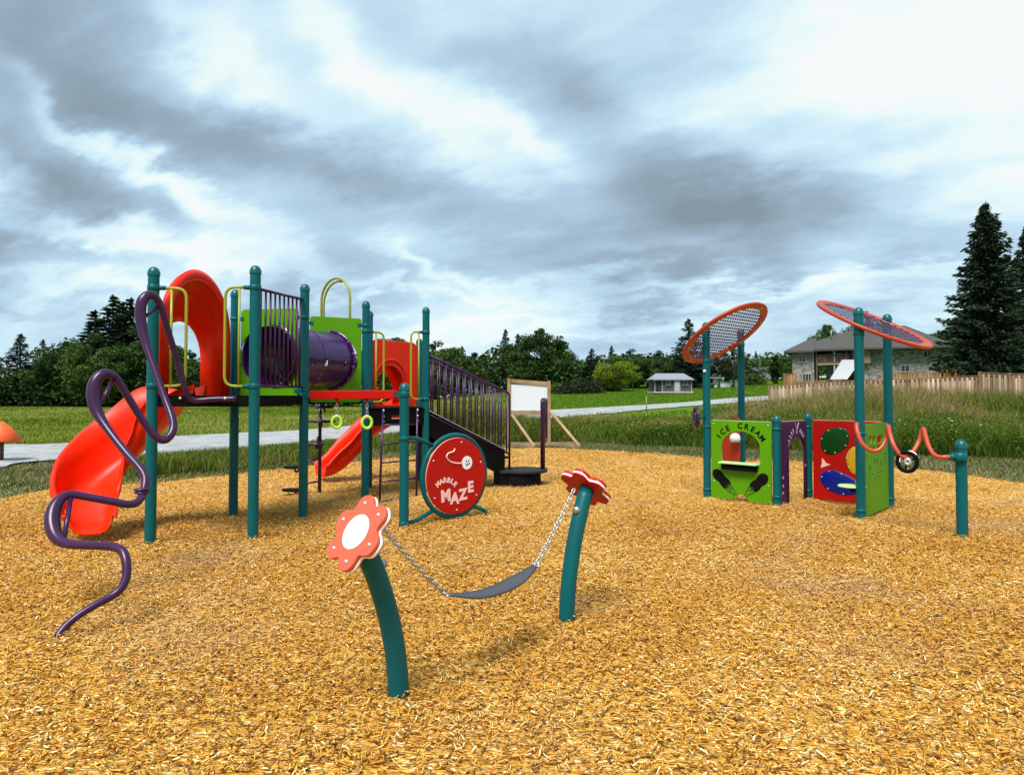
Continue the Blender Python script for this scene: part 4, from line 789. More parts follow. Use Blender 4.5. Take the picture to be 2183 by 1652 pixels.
for P, dd, z in ((A3, -d, 2.6), (A4, d, 2.6), (H1, d2, 2.66), (B1, -d2, 2.66), (A3, -d, 1.66), (B1, -d2, 1.66)):
    mb = MB(); q = Vector((P.x, P.y, z)); mb.bar(q, q + dd * .13, .03, .05); mb.lathe(q, [(PR, -.022), (PR + .005, -.02), (PR + .005, .02), (PR, .022)], 14); mb.build('panel_bracket', M['teal'], ps)
# --- purple crawl tube (shell with round look-out holes)
ax = (W2 - W1); TL = ax.length; ax.normalize()
X_ = (UP - ax * UP.dot(ax)).normalized(); Y_ = ax.cross(X_)
mb = MB(); seg = 96; ns = 64; rr = .405
holes = [(.30, 6), (.52, 6), (.86, 6), (.30, -80), (.6, -80), (.5, 100)]
def tp(i, k, r_): a = 2 * math.pi * k / seg; return W1 + ax * (TL * i / ns) + (X_ * math.cos(a) + Y_ * math.sin(a)) * r_
keep = []
for i in range(ns + 1):
    for k in range(seg):
        t = i / ns; bulge = .012 if (t < .03 or t > .97 or .485 < t < .515) else 0
        mb.v.append(tuple(tp(i, k, rr + bulge)))
# view-facing side angle
vd = -((W1 + W2) / 2 - Vector((0, 0, EYE))).normalized(); va = math.degrees(math.atan2(vd.dot(Y_), vd.dot(X_)))
for i in range(ns):
    for k in range(seg):
        t = (i + .5) / ns; a = 360 * (k + .5) / seg; skip = False
        for ht, ha in holes:
            da = (a - va - (ha if ha < 50 and ha > -50 else ha) + 180) % 360 - 180
            if ((t - ht) * TL / .042) ** 2 + (math.radians(da) * rr / .046) ** 2 < 1: skip = True
        if skip: continue
        l = (k + 1) % seg; mb.f.append((i * seg + k, i * seg + l, (i + 1) * seg + l, (i + 1) * seg + k)); mb.sm.append(True)
tun = mb.build('crawl_tube', M['purplep'], ps, solid=.012)
for Wc, s_ in ((W1, 1), (W2, -1)):
    fl = MB(); pr = [(rr, 0), (rr + .045, 0), (rr + .045, .014), (rr, .014)]
    fl.lathe(Wc + ax * (.02 * s_), pr + [pr[0]], 48, ax * s_); fo = fl.build('tube_flange', M['purplep'], tun)
    bl = MB()
    for k in range(14):
        a = 2 * math.pi * k / 14; q = Wc + ax * (.034 * s_) + (X_ * math.cos(a) + Y_ * math.sin(a)) * (rr + .024); bl.lathe(q, [(.008, 0), (.007, .005), (.001, .006)], 8, ax * s_)
    bl.build('flange_bolts', M['bolt'], tun)
# --- barrier between A2 and A3
def barrier(P, Q, zt1, zt2, zb1, zb2, n, name='barrier', parent=None, inset=.07, rb=.011, rt=.017):
    d, L_, nr = span(P, Q); a = P + d * inset; b = Q - d * inset; mb = MB()
    def pt(t, z1, z2): q = a.lerp(b, t); q.z = z1 + (z2 - z1) * t; return q
    o = MB().tube([pt(0, zt1, zt2), pt(1, zt1, zt2)], rt, 10).build(name, M['purple'], parent or ps)
    MB().tube([pt(0, zb1, zb2), pt(1, zb1, zb2)], rt, 10).build('bottom_rail', M['purple'], o)
    for k in range(n):
        t = (k + .5) / n; MB().tube([pt(t, zb1, zb2), pt(t, zt1, zt2)], rb, 8).build('baluster', M['purple'], o)
    return o
barrier(A2, A3, at(553, 614, A2.y).z, at(636, 640, A3.y).z, 1.70, 1.71, 10, rb=.013)
# --- olive loop handles at the openings
def handle(P, Q, side, zt, zb, out, inner, name='grab_handle'):
    d, L_, nr = span(P, Q); d = d * side
    def q(s_, z): v = P + d * s_; v.z = z; return v
    mb = MB(); mb.tube(rounded([q(.06, zt), q(out, zt), q(out, zb), q(.06, zb)], .11), .016, 10); mb.tube([q(inner, zt), q(inner, zb)], .014, 8)
    o = mb.build(name, M['yellow'], ps)
    for z in (zt, zb):
        c = MB(); c.lathe(q(0, z), [(PR, -.03), (PR + .006, -.026), (PR + .006, .026), (PR, .03)], 14); c.tube([q(.04, z), q(.12, z)], .024, 10); c.build('handle_clamp', M['teal'], o)
handle(A1, A2, 1, 2.75, 1.70, .33, .18); handle(A2, A1, 1, 2.78, 1.70, .31, .165)
handle(B1, B2, 1, at(815, 707, B1.y).z, at(800, 857, B1.y).z, .30, .17); handle(B2, B1, 1, at(880, 709, B2.y).z, at(880, 851, B2.y).z, .27, .13)
# arch loop over deck C
q1, q2 = at(685, 660, 11.0), at(746, 660, 10.6); zt = at(716, 590, 10.8).z; rad = (q2 - q1).length / 2; d = (q2 - q1).normalized(); d.z = 0
pts = [Vector((q1.x, q1.y, 1.6))] + [q1.lerp(q2, .5) * 1 + d * (-rad * math.cos(a)) + UP * (zt - rad - q1.z + rad * math.sin(a)) for a in [math.pi * k / 12 for k in range(13)]] + [Vector((q2.x, q2.y, 1.6))]
o = MB().tube(pts, .02, 10).build('entry_arch', M['yellow'], ps)
MB().tube([p + Vector((.04, .0, -.05)) for p in pts[:9]], .018, 8).build('entry_arch_brace', M['yellow'], o)

# --- slides
def chute(name, path, halfw, wall_l, wall_r, material, parent, inner=1.0):
    """path rows (x, y, z, half width, left wall, right wall)"""
    P = smooth(path, 8); rows = []; n = len(P)
    for i, p in enumerate(P):
        a = P[max(0, i - 1)]; b = P[min(n - 1, i + 1)]; t = Vector((b[0] - a[0], b[1] - a[1], b[2] - a[2])).normalized()
        lft = Vector((-t.y, t.x, 0)).normalized(); upn = UP.copy()
        w, wl, wr = p[3], p[4], p[5]; c = Vector(p[:3])
        sec = [(w + .05, wl - .03), (w + .045, wl), (w + .01, wl), (w, wl * .6), (w * .97, .14), (w * .75, .03), (w * .35, .0), (-w * .35, 0), (-w * .75, .03), (-w * .97, .14), (-w, wr * .6), (-w - .01, wr), (-w - .045, wr), (-w - .05, wr - .03)]
        rows.append([c + lft * (s_ if s_ < 0 else s_ * inner) + upn * h for s_, h in sec])
    mb = MB(); mb.grid(rows); return mb.build(name, material, parent, solid=.018)
dS, LS, nS = span(A1, A4)
sc = A1 + dS * (LS * .5)
o_sl = chute('slide_chute', [
    (sc.x + .02, sc.y, 1.585, .36, .06, .06), (-3.95, 8.03, 1.47, .34, .12, .10), (-4.2, 8.04, 1.18, .34, .34, .50), (-4.42, 8.0, .86, .31, .36, .82), (-4.60, 7.86, .60, .33, .34, .72),
    (-4.66, 7.66, .40, .35, .32, .56), (-4.60, 7.46, .24, .32, .28, .38), (-4.48, 7.33, .16, .25, .22, .26), (-4.44, 7.26, .13, .235, .18, .20)], .3, .5, .5, M['red'], None, .72)
sl1 = o_sl; setp(sl1, ps); sl1.name = 'slide'
def arch_curve(C, d, z0, hw, zt, off, n=28, shoulder=1.0):
    """arch in plane through C along d, from z0 up to zt, moved by off"""
    out = []
    zs = zt - hw * shoulder
    out.append(C - d * hw + UP * (z0 - C.z) + off)
    for k in range(n + 1):
        a = math.pi * k / n; out.append(C - d * (hw * math.cos(a)) + UP * (zs + (zt - zs) * math.sin(a) - C.z) + off)
    out.append(C + d * hw + UP * (z0 - C.z) + off); return out
Lf = Vector((-dS.y, dS.x, 0)); Lf = -Lf if Lf.x > 0 else Lf      # towards the left, away from the deck
C0 = Vector((sc.x, sc.y, 0)) + dS * .0
HR = [(.70, 3.06, .03, 0), (.69, 3.085, -.01, 0), (.62, 3.04, -.035, 0), (.60, 2.97, -.01, .0), (.585, 2.95, .03, .0), (.545, 2.88, .04, .02), (.535, 2.85, .10, .03), (.50, 2.78, .12, .05), (.48, 2.68, .20, .09), (.45, 2.58, .28, .13), (.43, 2.50, .33, .16)]
hrows = [arch_curve(C0 + dS * s_, dS, 1.60 - (.04 if o_ > .3 else 0), h_, z_, Lf * o_, shoulder=1.08) for h_, z_, o_, s_ in HR]
hood_ = MB().grid(hrows).build('slide_hood', M['red'], sl1, solid=.012)
for i_ in (3, 6): MB().tube(hrows[i_][3:-3], .014, 8).build('hood_rib', M['red'], hood_)
# second slide behind deck B
dT, LT, nT = span(B3, B4); sc2 = B3 + dT * (LT * .5); Bk = Vector((-dT.y, dT.x, 0)); Bk = Bk if Bk.y > 0 else -Bk
s0 = sc2 + Bk * .05; s1 = sc2 + Bk * .45
sl2 = chute('slide', [(s0.x, s0.y, 1.42, .34, .30, .30), (s1.x, s1.y, 1.36, .32, .4, .4), (-2.35, 12.75, 1.10, .31, .42, .52), (-2.68, 12.9, .78, .31, .44, .56), (-3.0, 12.8, .44, .30, .44, .5), (-3.3, 12.6, .18, .28, .40, .34), (-3.5, 12.45, .12, .27, .22, .22)], .3, .5, .5, M['red'], ps)
# rectangular hood with arched opening
ch = (sc2.x, sc2.y); z1 = at(840, 728, sc2.y).z; hw = LT / 2 - .05
outer = rrect(-hw, ZB, hw, z1, .12, 6); inn = [(-.40, ZB + .0)] + [(-.40 * math.cos(a), z1 - .93 + .50 * math.sin(a) + .0) for a in [math.pi * k / 20 for k in range(21)]] + [(.40, ZB + .0)]
inn = [(x * .9 - .10, max(y, ZB + .02)) for x, y in inn]
nf = -Bk; xf = Vector((nf.y * -1, nf.x, 0)) ; xf = dT
Mh = frame(Vector((sc2.x, sc2.y, 0)) + Bk * .02, dT, -Bk)
hd = plate('slide_hood', [outer, inn[::-1]], .03, Mh, M['red'], sl2, bevel=.008)
rid = MB()
for sc_, hh in ((.47, .60),):
    arc = [Mh @ Vector((-.10 - sc_ * .9 * math.cos(a), z1 - .93 + hh * math.sin(a), .02)) for a in [math.pi * (k + 2) / 28 for k in range(25)]]; rid.tube(arc, .014, 6)
rid.build('hood_rib', M['red'], hd)
rows = []
for off, k_ in ((0, 1), (.15, .97), (.3, .9)):
    rows.append([Vector((sc2.x, sc2.y, 0)) + Bk * (off + .03) + dT * (x * k_) + UP * (ZB + (y - ZB) * k_) for x, y in inn])
MB().grid(rows).build('hood_throat', M['red'], hd, solid=.01)

# --- snake climber: one long bent tube
SN = [(505, 850, 7.35, .026), (455, 851, 7.33, .026), (412, 853, 7.28, .027), (397, 835, 7.22, .027), (380, 775, 7.15, .027), (360, 712, 7.05, .028), (343, 655, 6.95, .030), (331, 634, 6.9, .032), (316, 629, 6.85, .036), (302, 645, 6.8, .040), (300, 680, 6.78, .040),
      (309, 725, 6.75, .034), (327, 780, 6.68, .028), (350, 845, 6.6, .028), (367, 892, 6.52, .030), (368, 918, 6.47, .032), (353, 937, 6.4, .032), (333, 932, 6.35, .030), (308, 902, 6.3, .028), (277, 853, 6.22, .028), (252, 812, 6.15, .029), (238, 799, 6.1, .031), (220, 797, 6.05, .035), (203, 815, 6.0, .041), (199, 848, 5.97, .043), (209, 882, 5.94, .036), (235, 922, 5.88, .028),
      (270, 966, 5.8, .028), (300, 1000, 5.73, .029), (310, 1022, 5.68, .030), (305, 1050, 5.6, .028), (293, 1070, 5.5, .027), (272, 1075, 5.42, .026), (235, 1068, 5.36, .026), (190, 1060, 5.3, .026), (150, 1054, 5.24, .028), (127, 1066, 5.18, .034), (114, 1090, 5.12, .040), (112, 1120, 5.06, .041), (122, 1146, 5.0, .036), (145, 1159, 4.95, .029),
      (185, 1162, 4.9, .026), (232, 1164, 4.86, .026), (258, 1172, 4.82, .026), (268, 1192, 4.78, .026), (270, 1222, 4.74, .025), (262, 1248, 4.7, .024), (243, 1267, 4.66, .023), (205, 1288, 4.58, .022), (165, 1313, 4.5, .021), (135, 1340, 4.44, .0215), (108, 1378, 4.36, .0215)]
P3 = []
for u, v, Y, r_ in SN:
    w = at(u, v, Y); P3.append((w.x, w.y, w.z, r_))
Q = smooth(P3, 4)
snake = MB().tube([q[:3] for q in Q], [float(q[3]) * (1.18 + .12 * sstep(.028, .040, float(q[3]))) for q in Q], 16).build('snake_climber', M['purple'], ps)
for a, b in (((308, 676, 6.8), (337, 654, 6.93)), ((212, 865, 5.96), (240, 812, 6.1)), ((136, 1152, 4.98), (151, 1062, 5.22))):
    MB().tube([at(*a), at(*b)], .017, 10).build('climber_rung', M['purple'], snake)
w = at(303, 1046, 5.6); fl = MB()
for k in (-1, 1): fl.lathe(w + UP * .012 * k, [(.0, -.008), (.06, -.008), (.06, .008), (.0, .008)], 14)
fl.build('pipe_flange', M['purple'], snake)
fl = MB()
for u in (384, 480): fl.lathe(at(u, 849, 7.3), [(.016, -.01), (.016, .008), (0, .012)], 8, (0, -1, 0))
fl.build('mounting_bolts', M['bolt'], snake)

# --- red ring beam from A3 to P5
d, L_, nr = span(A3, P5); a = A3 + d * .12; b = P5 - d * .12; a.z = at(660, 842, A3.y).z; b.z = at(846, 841, P5.y).z
beam = MB().bar(a, b, .09, .105).build('overhead_beam', M['redp'], ps, bevel=.01)
for P, dd, zz in ((A3, d, a.z), (P5, -d, b.z)):
    mb = MB(); q = Vector((P.x, P.y, zz)); mb.lathe(q, [(PR, -.04), (PR + .006, -.035), (PR + .006, .035), (PR, .04)], 14); mb.bar(q, q + dd * .13, .05, .06); mb.build('beam_clamp', M['teal'], beam)
hb = []
for u in (716, 786):
    t = (u - 655) / (850 - 655); q = a.lerp(b, t); q.z -= .05; hb.append(q)
mb = MB()
for q in hb: mb.lathe(q + UP * -.03, [(.0, -.02), (.022, -.02), (.025, .03), (0, .03)], 10)
mb.build('ring_hangers', M['redp'], beam)
def chain(a, b, n, wr=.0035, lw=.011, sag=0):
    a = Vector(a); b = Vector(b); mb = MB(); d = (b - a); L_ = d.length / n
    for i in range(n):
        t0, t1 = i / n, (i + 1) / n; p = a.lerp(b, t0) - UP * (sag * 4 * t0 * (1 - t0)); q = a.lerp(b, t1) - UP * (sag * 4 * t1 * (1 - t1))
        t = (q - p).normalized(); ref = UP if abs(t.z) < .8 else Vector((1, 0, 0)); s_ = t.cross(ref).normalized()
        if i % 2: s_ = t.cross(s_).normalized()
        c = (p + q) / 2; hl = L_ * .62; pts = []
        for k in range(12):
            an = 2 * math.pi * k / 12; pts.append(c + t * (math.cos(an) * hl) + s_ * (math.sin(an) * lw))
        mb.tube(pts, wr, 5, closed=True)
    return mb
for i, q in enumerate(hb):
    rg = thing('hanging_ring', q.copy(), ('lime grip ring hanging under the middle of the red beam', 'lime grip ring hanging in front of the teal post, beside the red slide')[i], 'grip ring', 'grip rings under the red beam')
    e = q - UP * .20; chain(q - UP * .03, e, 4, .005, .014).build('chain', M['steel'], rg)
    c = e - UP * .09; vd_ = Vector((.35, -.93, 0)).normalized(); s_ = vd_.cross(UP)
    pts = [c + (s_ * math.cos(2 * math.pi * k / 24) * .058 + UP * math.sin(2 * math.pi * k / 24) * .072) for k in range(24)]
    MB().tube(pts, .019, 10, closed=True).build('ring', M['limering'], rg)
    MB().lathe(e + UP * -.02, [(.0, -.02), (.02, -.02), (.02, .02), (0, .02)], 8).build('swivel', M['bolt'], rg)

# --- marble maze wheel panel
d = Vector((math.cos(R(44)), math.sin(R(44)), 0)); nm = Vector((d.y, -d.x, 0)); MC = P5 + d * .80; MC.z = at(975, 1014, MC.y).z
rM = .515
Mm = frame(MC, d, nm)
def mp(x, y, z=0): return Mm @ Vector((x, y, z))
fr = MB().tube([mp(rM * math.cos(a), rM * math.sin(a), -.03) for a in [2 * math.pi * k / 56 for k in range(56)]], .030, 12, closed=True).build('maze_frame', M['teal'], ps)
mb = MB()
def pz(P, v): return at(0, v, P.y).z
za, zb_ = at(870, 935, P5.y).z - MC.z, at(870, 1116, P5.y).z - MC.z
mb.tube(rounded([mp(-.80, za, -.03), mp(-.60, za, -.03), mp(-.36, .40, -.03)], .2), .026, 10)
mb.tube(rounded([mp(-.80, zb_, -.03), mp(-.62, zb_ + .0, -.03), mp(-.34, -.40, -.03)], .2), .026, 10)
mb.tube(rounded([mp(.30, -.42, -.03), mp(.52, -.50, -.03), mp(.56, -MC.z - .05, -.03)], .15), .026, 10)
mb.build('maze_arms', M['teal'], fr)
for zz in (za, zb_): MB().lathe(Vector((P5.x, P5.y, zz + MC.z)), [(PR, -.03), (PR + .006, -.026), (PR + .006, .026), (PR, .03)], 14).build('maze_clamp', M['teal'], fr)
bd = plate('maze_board', [ell(0, 0, .475, .475, 56)], .03, Mm, M['redp'], fr, bevel=.006)
MB().tube([mp(.475 * math.cos(a), .475 * math.sin(a), -.0) for a in [2 * math.pi * k / 56 for k in range(56)]], .0085, 6, closed=True).build('board_edge', M['pink'], bd)
Mt = frame(MC + nm * .018, d, nm)
it = []
for k, ch_ in enumerate('MARBLE'):
    a = 128 - k * 17; it.append((ch_, -.20 + .20 * math.cos(R(a)) + .02, -.22 + .20 * math.sin(R(a)) - .02, .085, a - 90, 1.0))
text_mesh('board_lettering', it + [('M', -.18, -.24, .20, 4, 1), ('A', -.035, -.285, .19, -3, 1), ('Z', .10, -.25, .19, 4, 1), ('E', .225, -.165, .19, 2, 1)], Mt, M['pink'], bd, bold=.045)
plate('marble_print', [ell(.165, .155, .085, .085, 28)], .004, Mt, M['white'], bd, bevel=.001)
sw = [Vector((x, y, .0)) for x, y in ((.08, .155), (.0, .16), (-.09, .18), (-.15, .22), (-.17, .26), (-.14, .295), (-.09, .305), (-.05, .32), (-.04, .35))]
MB().tube([Mt @ Vector(p) for p in smooth([tuple(s_) for s_ in sw], 4)], .009, 6).build('swoosh_print', M['pink'], bd)
fc = MB()
for x, y, w_, h_ in ((.15, .18, .012, .02), (.19, .18, .012, .02), (.17, .14, .05, .008), (.15, .125, .02, .008), (.2, .15, .008, .02)): fc.box(Mt @ Vector((x, y, .004)), (w_, .004, h_), (d, nm, UP))
fc.build('marble_marks', M['ink'], bd)
bl = MB()
for a in (20, 80, 150, 215, 270, 320): bl.lathe(mp(.43 * math.cos(R(a)), .43 * math.sin(R(a)), .016), [(.012, 0), (.009, .006), (0, .008)], 8, nm)
bl.build('board_bolts', M['bolt'], bd)

# --- front riser under deck B with ladder
d, L_, nr = span(B1, B2); a = B1 + d * .06 + nr * .03; b = B2 - d * .06 + nr * .03
ris = MB().bar(a + UP * 1.27, b + UP * 1.27, .02, .26).build('deck_riser', M['deck'], ps)
MB().bar(a + nr * .02 + UP * 1.415, b + nr * .02 + UP * 1.415, .03, .012).build('riser_trim', M['grey'], ris)
lb = MB(); lr = MB()
for k in range(9):
    t = .40 + k * .03; q = a.lerp(b, t) + nr * .014; lb.box(q + UP * 1.275, (.014 if k % 2 else .02, .003, .02), (d, nr, UP)); lr.box(q + UP * 1.245, (.02, .003, .012), (d, nr, UP))
lb.build('warning_label', M['redp'], ris); lr.build('warning_label', M['pink'], ris)
La, Lb = G(809, 1073), G(888, 1062); ta = a.lerp(b, .22) + UP * 1.40; tb = a.lerp(b, .86) + UP * 1.40
lad = MB().tube([La, ta + nr * .03], .018, 8).build('ladder', M['purple'], ps)
MB().tube([Lb, tb + nr * .03], .018, 8).build('ladder_rail', M['purple'], lad)
for k in range(5):
    t = .02 + k * .2; MB().tube([La.lerp(ta + nr * .03, t), Lb.lerp(tb + nr * .03, t)], .013, 8).build('rung', M['purple'], lad)
mb = MB()
for q in (ta, tb):
    for z in (-.03, -.12, -.2): mb.lathe(q + UP * z + nr * .05, [(.018, 0), (.014, .01), (0, .012)], 8, nr)
mb.build('ladder_bolts', M['bolt'], lad)

# --- stairs from deck B down to the landing
sT, sB = B2.copy(), Vector((at(1086, 900, 12.0).x, 12.0, 0))
d, L_, nr = span(sT, sB); bk = -nr
st = MB()
e0 = sT + d * .02; z0, z1_ = 1.32, .52
poly = [e0 + UP * 1.36, e0 + d * (L_ - .12) + UP * .64, e0 + d * (L_ - .12) + UP * .26, e0 + d * (L_ - .22) + UP * .22, e0 + d * .1 + UP * .92, e0 + UP * 1.0]
stair = MB().prism(poly, (0, 0, 0), bk * .03).build('stairs', M['deck'], ps)
MB().prism([p + bk * .85 for p in poly], (0, 0, 0), bk * .03).build('stair_stringer', M['deck'], stair)
MB().bar(poly[0] + nr * .01 + UP * .008, poly[1] + nr * .01 + UP * .008, .05, .016, ).build('stringer_edge', M['steel'], stair)
for k in range(6):
    t = (k + .6) / 6; c = e0 + d * (L_ * t) + bk * .44 + UP * (1.36 - .86 * t - .05); MB().box(c, (.26, .82, .035), (d, bk, UP)).build('stair_tread', M['deck'], stair)
    MB().box(c + d * -.12 + UP * -.07, (.02, .82, .13), (d, bk, UP)).build('stair_riser', M['deck'], stair)
def rail(P, Q, zt1, zt2, zb1, zb2, n, foot):
    a = P.copy(); b = Q.copy(); mb = MB()
    top = rounded([Vector((a.x, a.y, zt1)), Vector((b.x, b.y, zt2)), Vector((b.x, b.y, foot))], .07); o = MB().tube(top, .019, 10).build('stair_rail', M['purple'], ps)
    MB().tube([Vector((a.x, a.y, zb1)), Vector((b.x, b.y, zb2))], .015, 8).build('bottom_rail', M['purple'], o)
    for k in range(n):
        t = (k + .5) / n; q = a.lerp(b, t); MB().tube([Vector((q.x, q.y, zb1 + (zb2 - zb1) * t)), Vector((q.x, q.y, zt1 + (zt2 - zt1) * t))], .0135, 6).build('baluster', M['purple'], o)
    return o
rail(sT + d * .07, sB, at(918, 757, sT.y).z, at(1083, 838, 12.0).z, at(917, 884, sT.y).z, at(1086, 968, 12.0).z, 13, .28)
f1, f2 = at(897, 800, 11.5), at(1068, 900, 12.9); f1.z = f2.z = 0
rail(f1, f2, at(922, 764, 11.5).z + .02, at(1064, 832, 12.9).z, 1.33, at(1066, 965, 12.9).z, 13, .4)
lc = Vector((at(1113, 1000, 12.15).x, 12.15, 0)); dd = Vector((.96, .28, 0)).normalized(); nn = Vector((-dd.y, dd.x, 0))
oct_ = [lc + dd * x + nn * y for x, y in [(-.46, -.30)] + [(.44 * math.sin(R(a)) + .02, -.40 * math.cos(R(a))) for a in range(-50, 181, 15)] + [(-.46, .4)]]
land = MB().prism([p + UP * .24 for p in oct_], (0, 0, 0), (0, 0, .055)).build('landing_step', M['grey'], ps, bevel=.02)
MB().prism([lc + (p - lc) * .84 - UP * .05 - dd * .05 for p in oct_], (0, 0, 0), (0, 0, .285)).build('landing_base', M['black'], land)
# edge-on purple handrail loop at the landing's far corner
q = at(1157, 900, 12.15); q.z = 0; vdir = Vector((q.x, q.y, 0)).normalized(); q2 = q + vdir * .62 + Vector((.05, 0, 0))
zt_, zm_ = at(1157, 853, 12.15).z, at(1157, 943, 12.15).z
o = MB().tube(rounded([q + UP * .29, q + UP * zt_, q2 + UP * zt_, q2 + UP * zm_, q + UP * zm_], .06), .042, 10).build('landing_rail', M['purple'], ps)
for k in range(4): w = q.lerp(q2, .2 + k * .2); MB().tube([w + UP * zm_, w + UP * zt_], .02, 6).build('baluster', M['purple'], o)

# --- pod climber behind post A3
pp = G(681, 1056); tz = 1.58
pc = MB().tube([pp - UP * .05, pp + UP * tz], .028, 10).build('pod_climber', M['purple'], ps)
for (u, v, w_, arm) in ((627, 996, .34, 0), (628, 1044, .42, 1), (672, 947, .28, 0), (683, 898, .5, 0), (690, 868, .3, 0)):
    q = at(u, v, pp.y - .12); pd = MB().lathe(q, [(0, -.02), (w_ / 2 * .9, -.02), (w_ / 2, .0), (w_ / 2 * .9, .018), (0, .02)], 16)
    pd.v = [(q.x + (x - q.x), q.y + (y - q.y) * .6, z) for x, y, z in pd.v]
    po = pd.build('foot_pod', M['black'] if v > 960 else M['purple'], pc)
    s_ = -1 if u < 681 else 1
    e = Vector((pp.x, pp.y, q.z + .12)); MB().tube(rounded([e, Vector(((q.x + pp.x) / 2, q.y + .05, q.z + .10)), Vector((q.x - s_ * .0 + .03, q.y, q.z - .09)), q], .08), .016, 8).build('pod_arm', M['purple'], pc)

# ================================================================== flower swing
F1, F2 = G(850, 1503), G(1208, 1337)
axd = (F2 - F1).normalized()
def fpost(base, s_, H_, lean):
    pts = []
    for k in range(15):
        z = -.05 + (H_ + .05) * k / 14; L_ = lean * max(0, z / H_) ** 2; pts.append(base + axd * (s_ * L_) + UP * z)
    return pts
def petals(Rr, n=6, amp=.12, N=96, ph=0):
    out = []
    for i in range(N):
        a = 2 * math.pi * i / N; r_ = Rr * (1 - amp + amp * math.cos(n * (a + ph))); r_ *= (1 - .03 * math.cos(2 * n * (a + ph))); out.append((r_ * math.cos(a), r_ * math.sin(a)))
    return out
for i, (base, s_, H_, lean, nrm_, lab, top) in enumerate(((F1, -1, .88, .245, Vector((-.58, -.62, .51)), 'curved teal post with red flower top, sun glare coloured in as salmon, and white centre, nearest the camera', (762, 1135)), (F2, 1, .93, .26, Vector((.49, .50, .72)), 'curved teal post whose red flower top faces away, right of the swing seat', (1250, 1036)))):
    t = thing('flower_post', base.copy(), lab, 'swing post', 'flower posts holding the swing')
    pts = fpost(base, s_, H_, lean); MB().tube(pts, PR * .96, 20).build('post', M['teal'], t)
    nrm_ = nrm_.normalized(); fc_ = at(*top, pts[-1].y + s_ * .04)
    xd = nrm_.cross(UP).normalized(); Mf = frame(fc_, xd, nrm_)
    Mf0 = frame(fc_ - nrm_ * .012, xd, nrm_)
    fl = plate('flower_panel', [petals(.198, 6, .13, ph=.3)], .022, Mf, M['salmon'] if i == 0 else M['redp'], t, bevel=.002)
    plate('flower_backing', [petals(.2, 6, .13, ph=.3)], .014, Mf0 @ Matrix.Translation((0, 0, -.008)), M['white'], fl, bevel=.002)
    plate('flower_back_face', [petals(.196, 6, .13, ph=.3)], .006, Mf0 @ Matrix.Translation((0, 0, -.019)), M['redp'], fl, bevel=.001)
    plate('flower_centre', [ell(0, 0, .088, .088, 36)], .006, Mf @ Matrix.Translation((0, 0, .011)), M['white'], fl, bevel=.001)
    bl = MB()
    for k in range(6):
        a = 2 * math.pi * k / 6 - .3 + math.pi / 6 * 0; bl.lathe(Mf @ Vector((.15 * math.cos(a), .15 * math.sin(a), .011)), [(.011, 0), (.009, .006), (0, .008)], 8, nrm_)
    bl.build('flower_bolts', M['bolt'], fl)
    hb_ = pts[-3] - axd * (s_ * .07)
    MB().lathe(hb_ + axd * s_ * .02, [(.0, -.03), (.025, -.03), (.025, .025), (0, .03)], 10, axd).build('chain_mount', M['steel'], t)
sw = thing('swing_seat', at(1050, 1250, 4.1), 'dark grey belt swing seat hanging low on chains between the two flower posts', 'swing')
sA, sBp = at(952, 1267, 3.83), at(1140, 1207, 4.36)
cA, cB = at(818, 1126, 3.45), at(1224, 1042, 4.73)
chain(cA, sA, 21, .0045, .012, .015).build('chain', M['steel'], sw); chain(cB, sBp, 22, .0045, .012, .015).build('chain', M['steel'], sw)
dh = (sBp - sA); dh.z = 0; dh.normalize(); wd = Vector((dh.y, -dh.x, 0)); rows = []
for k in range(17):
    t = k / 16; p = sA.lerp(sBp, t) - UP * (.072 * 4 * t * (1 - t)); w_ = .022 + .048 * min(1, 4.2 * min(t, 1 - t)); rows.append([p + wd * w_ + UP * .004, p + wd * w_ * .3, p - wd * w_ * .3, p - wd * w_ + UP * .004])
MB().grid(rows).build('belt_seat', mat('charcoal_rubber_belt', (.055, .055, .065), .55, .4, bump=.1, bscale=200), sw, solid=.012)
mb = MB()
for q, s_ in ((sA, 1), (sBp, -1)): mb.tube([q - wd * .03 - dh * .012 * s_, q + wd * .03 - dh * .012 * s_], .007, 6); mb.tube([q - wd * .028, q - dh * .05 * s_ + UP * .03, q + wd * .028], .006, 6)
mb.build('seat_clip', M['bolt'], sw)
# ================================================================== play house on the right
R1, R2, R3, R4, R5, R6 = G(1508, 1065), G(1657, 1083), G(1724, 1068), G(1897, 1087), G(1836, 1115), G(1582, 1046)
Q1 = G(2052, 1151)
ph = thing('play_house', R2.copy(), 'small play house of lime, purple and red panels under two tilted round canopies', 'play house')
for P, u, v in ((R1, 1506, 688), (R2, 1657, 887), (R3, 1724, 882), (R4, 1887, 671), (R5, 1825, 657), (R6, 1579, 702)): post(P, topz(u, v, P), ph)
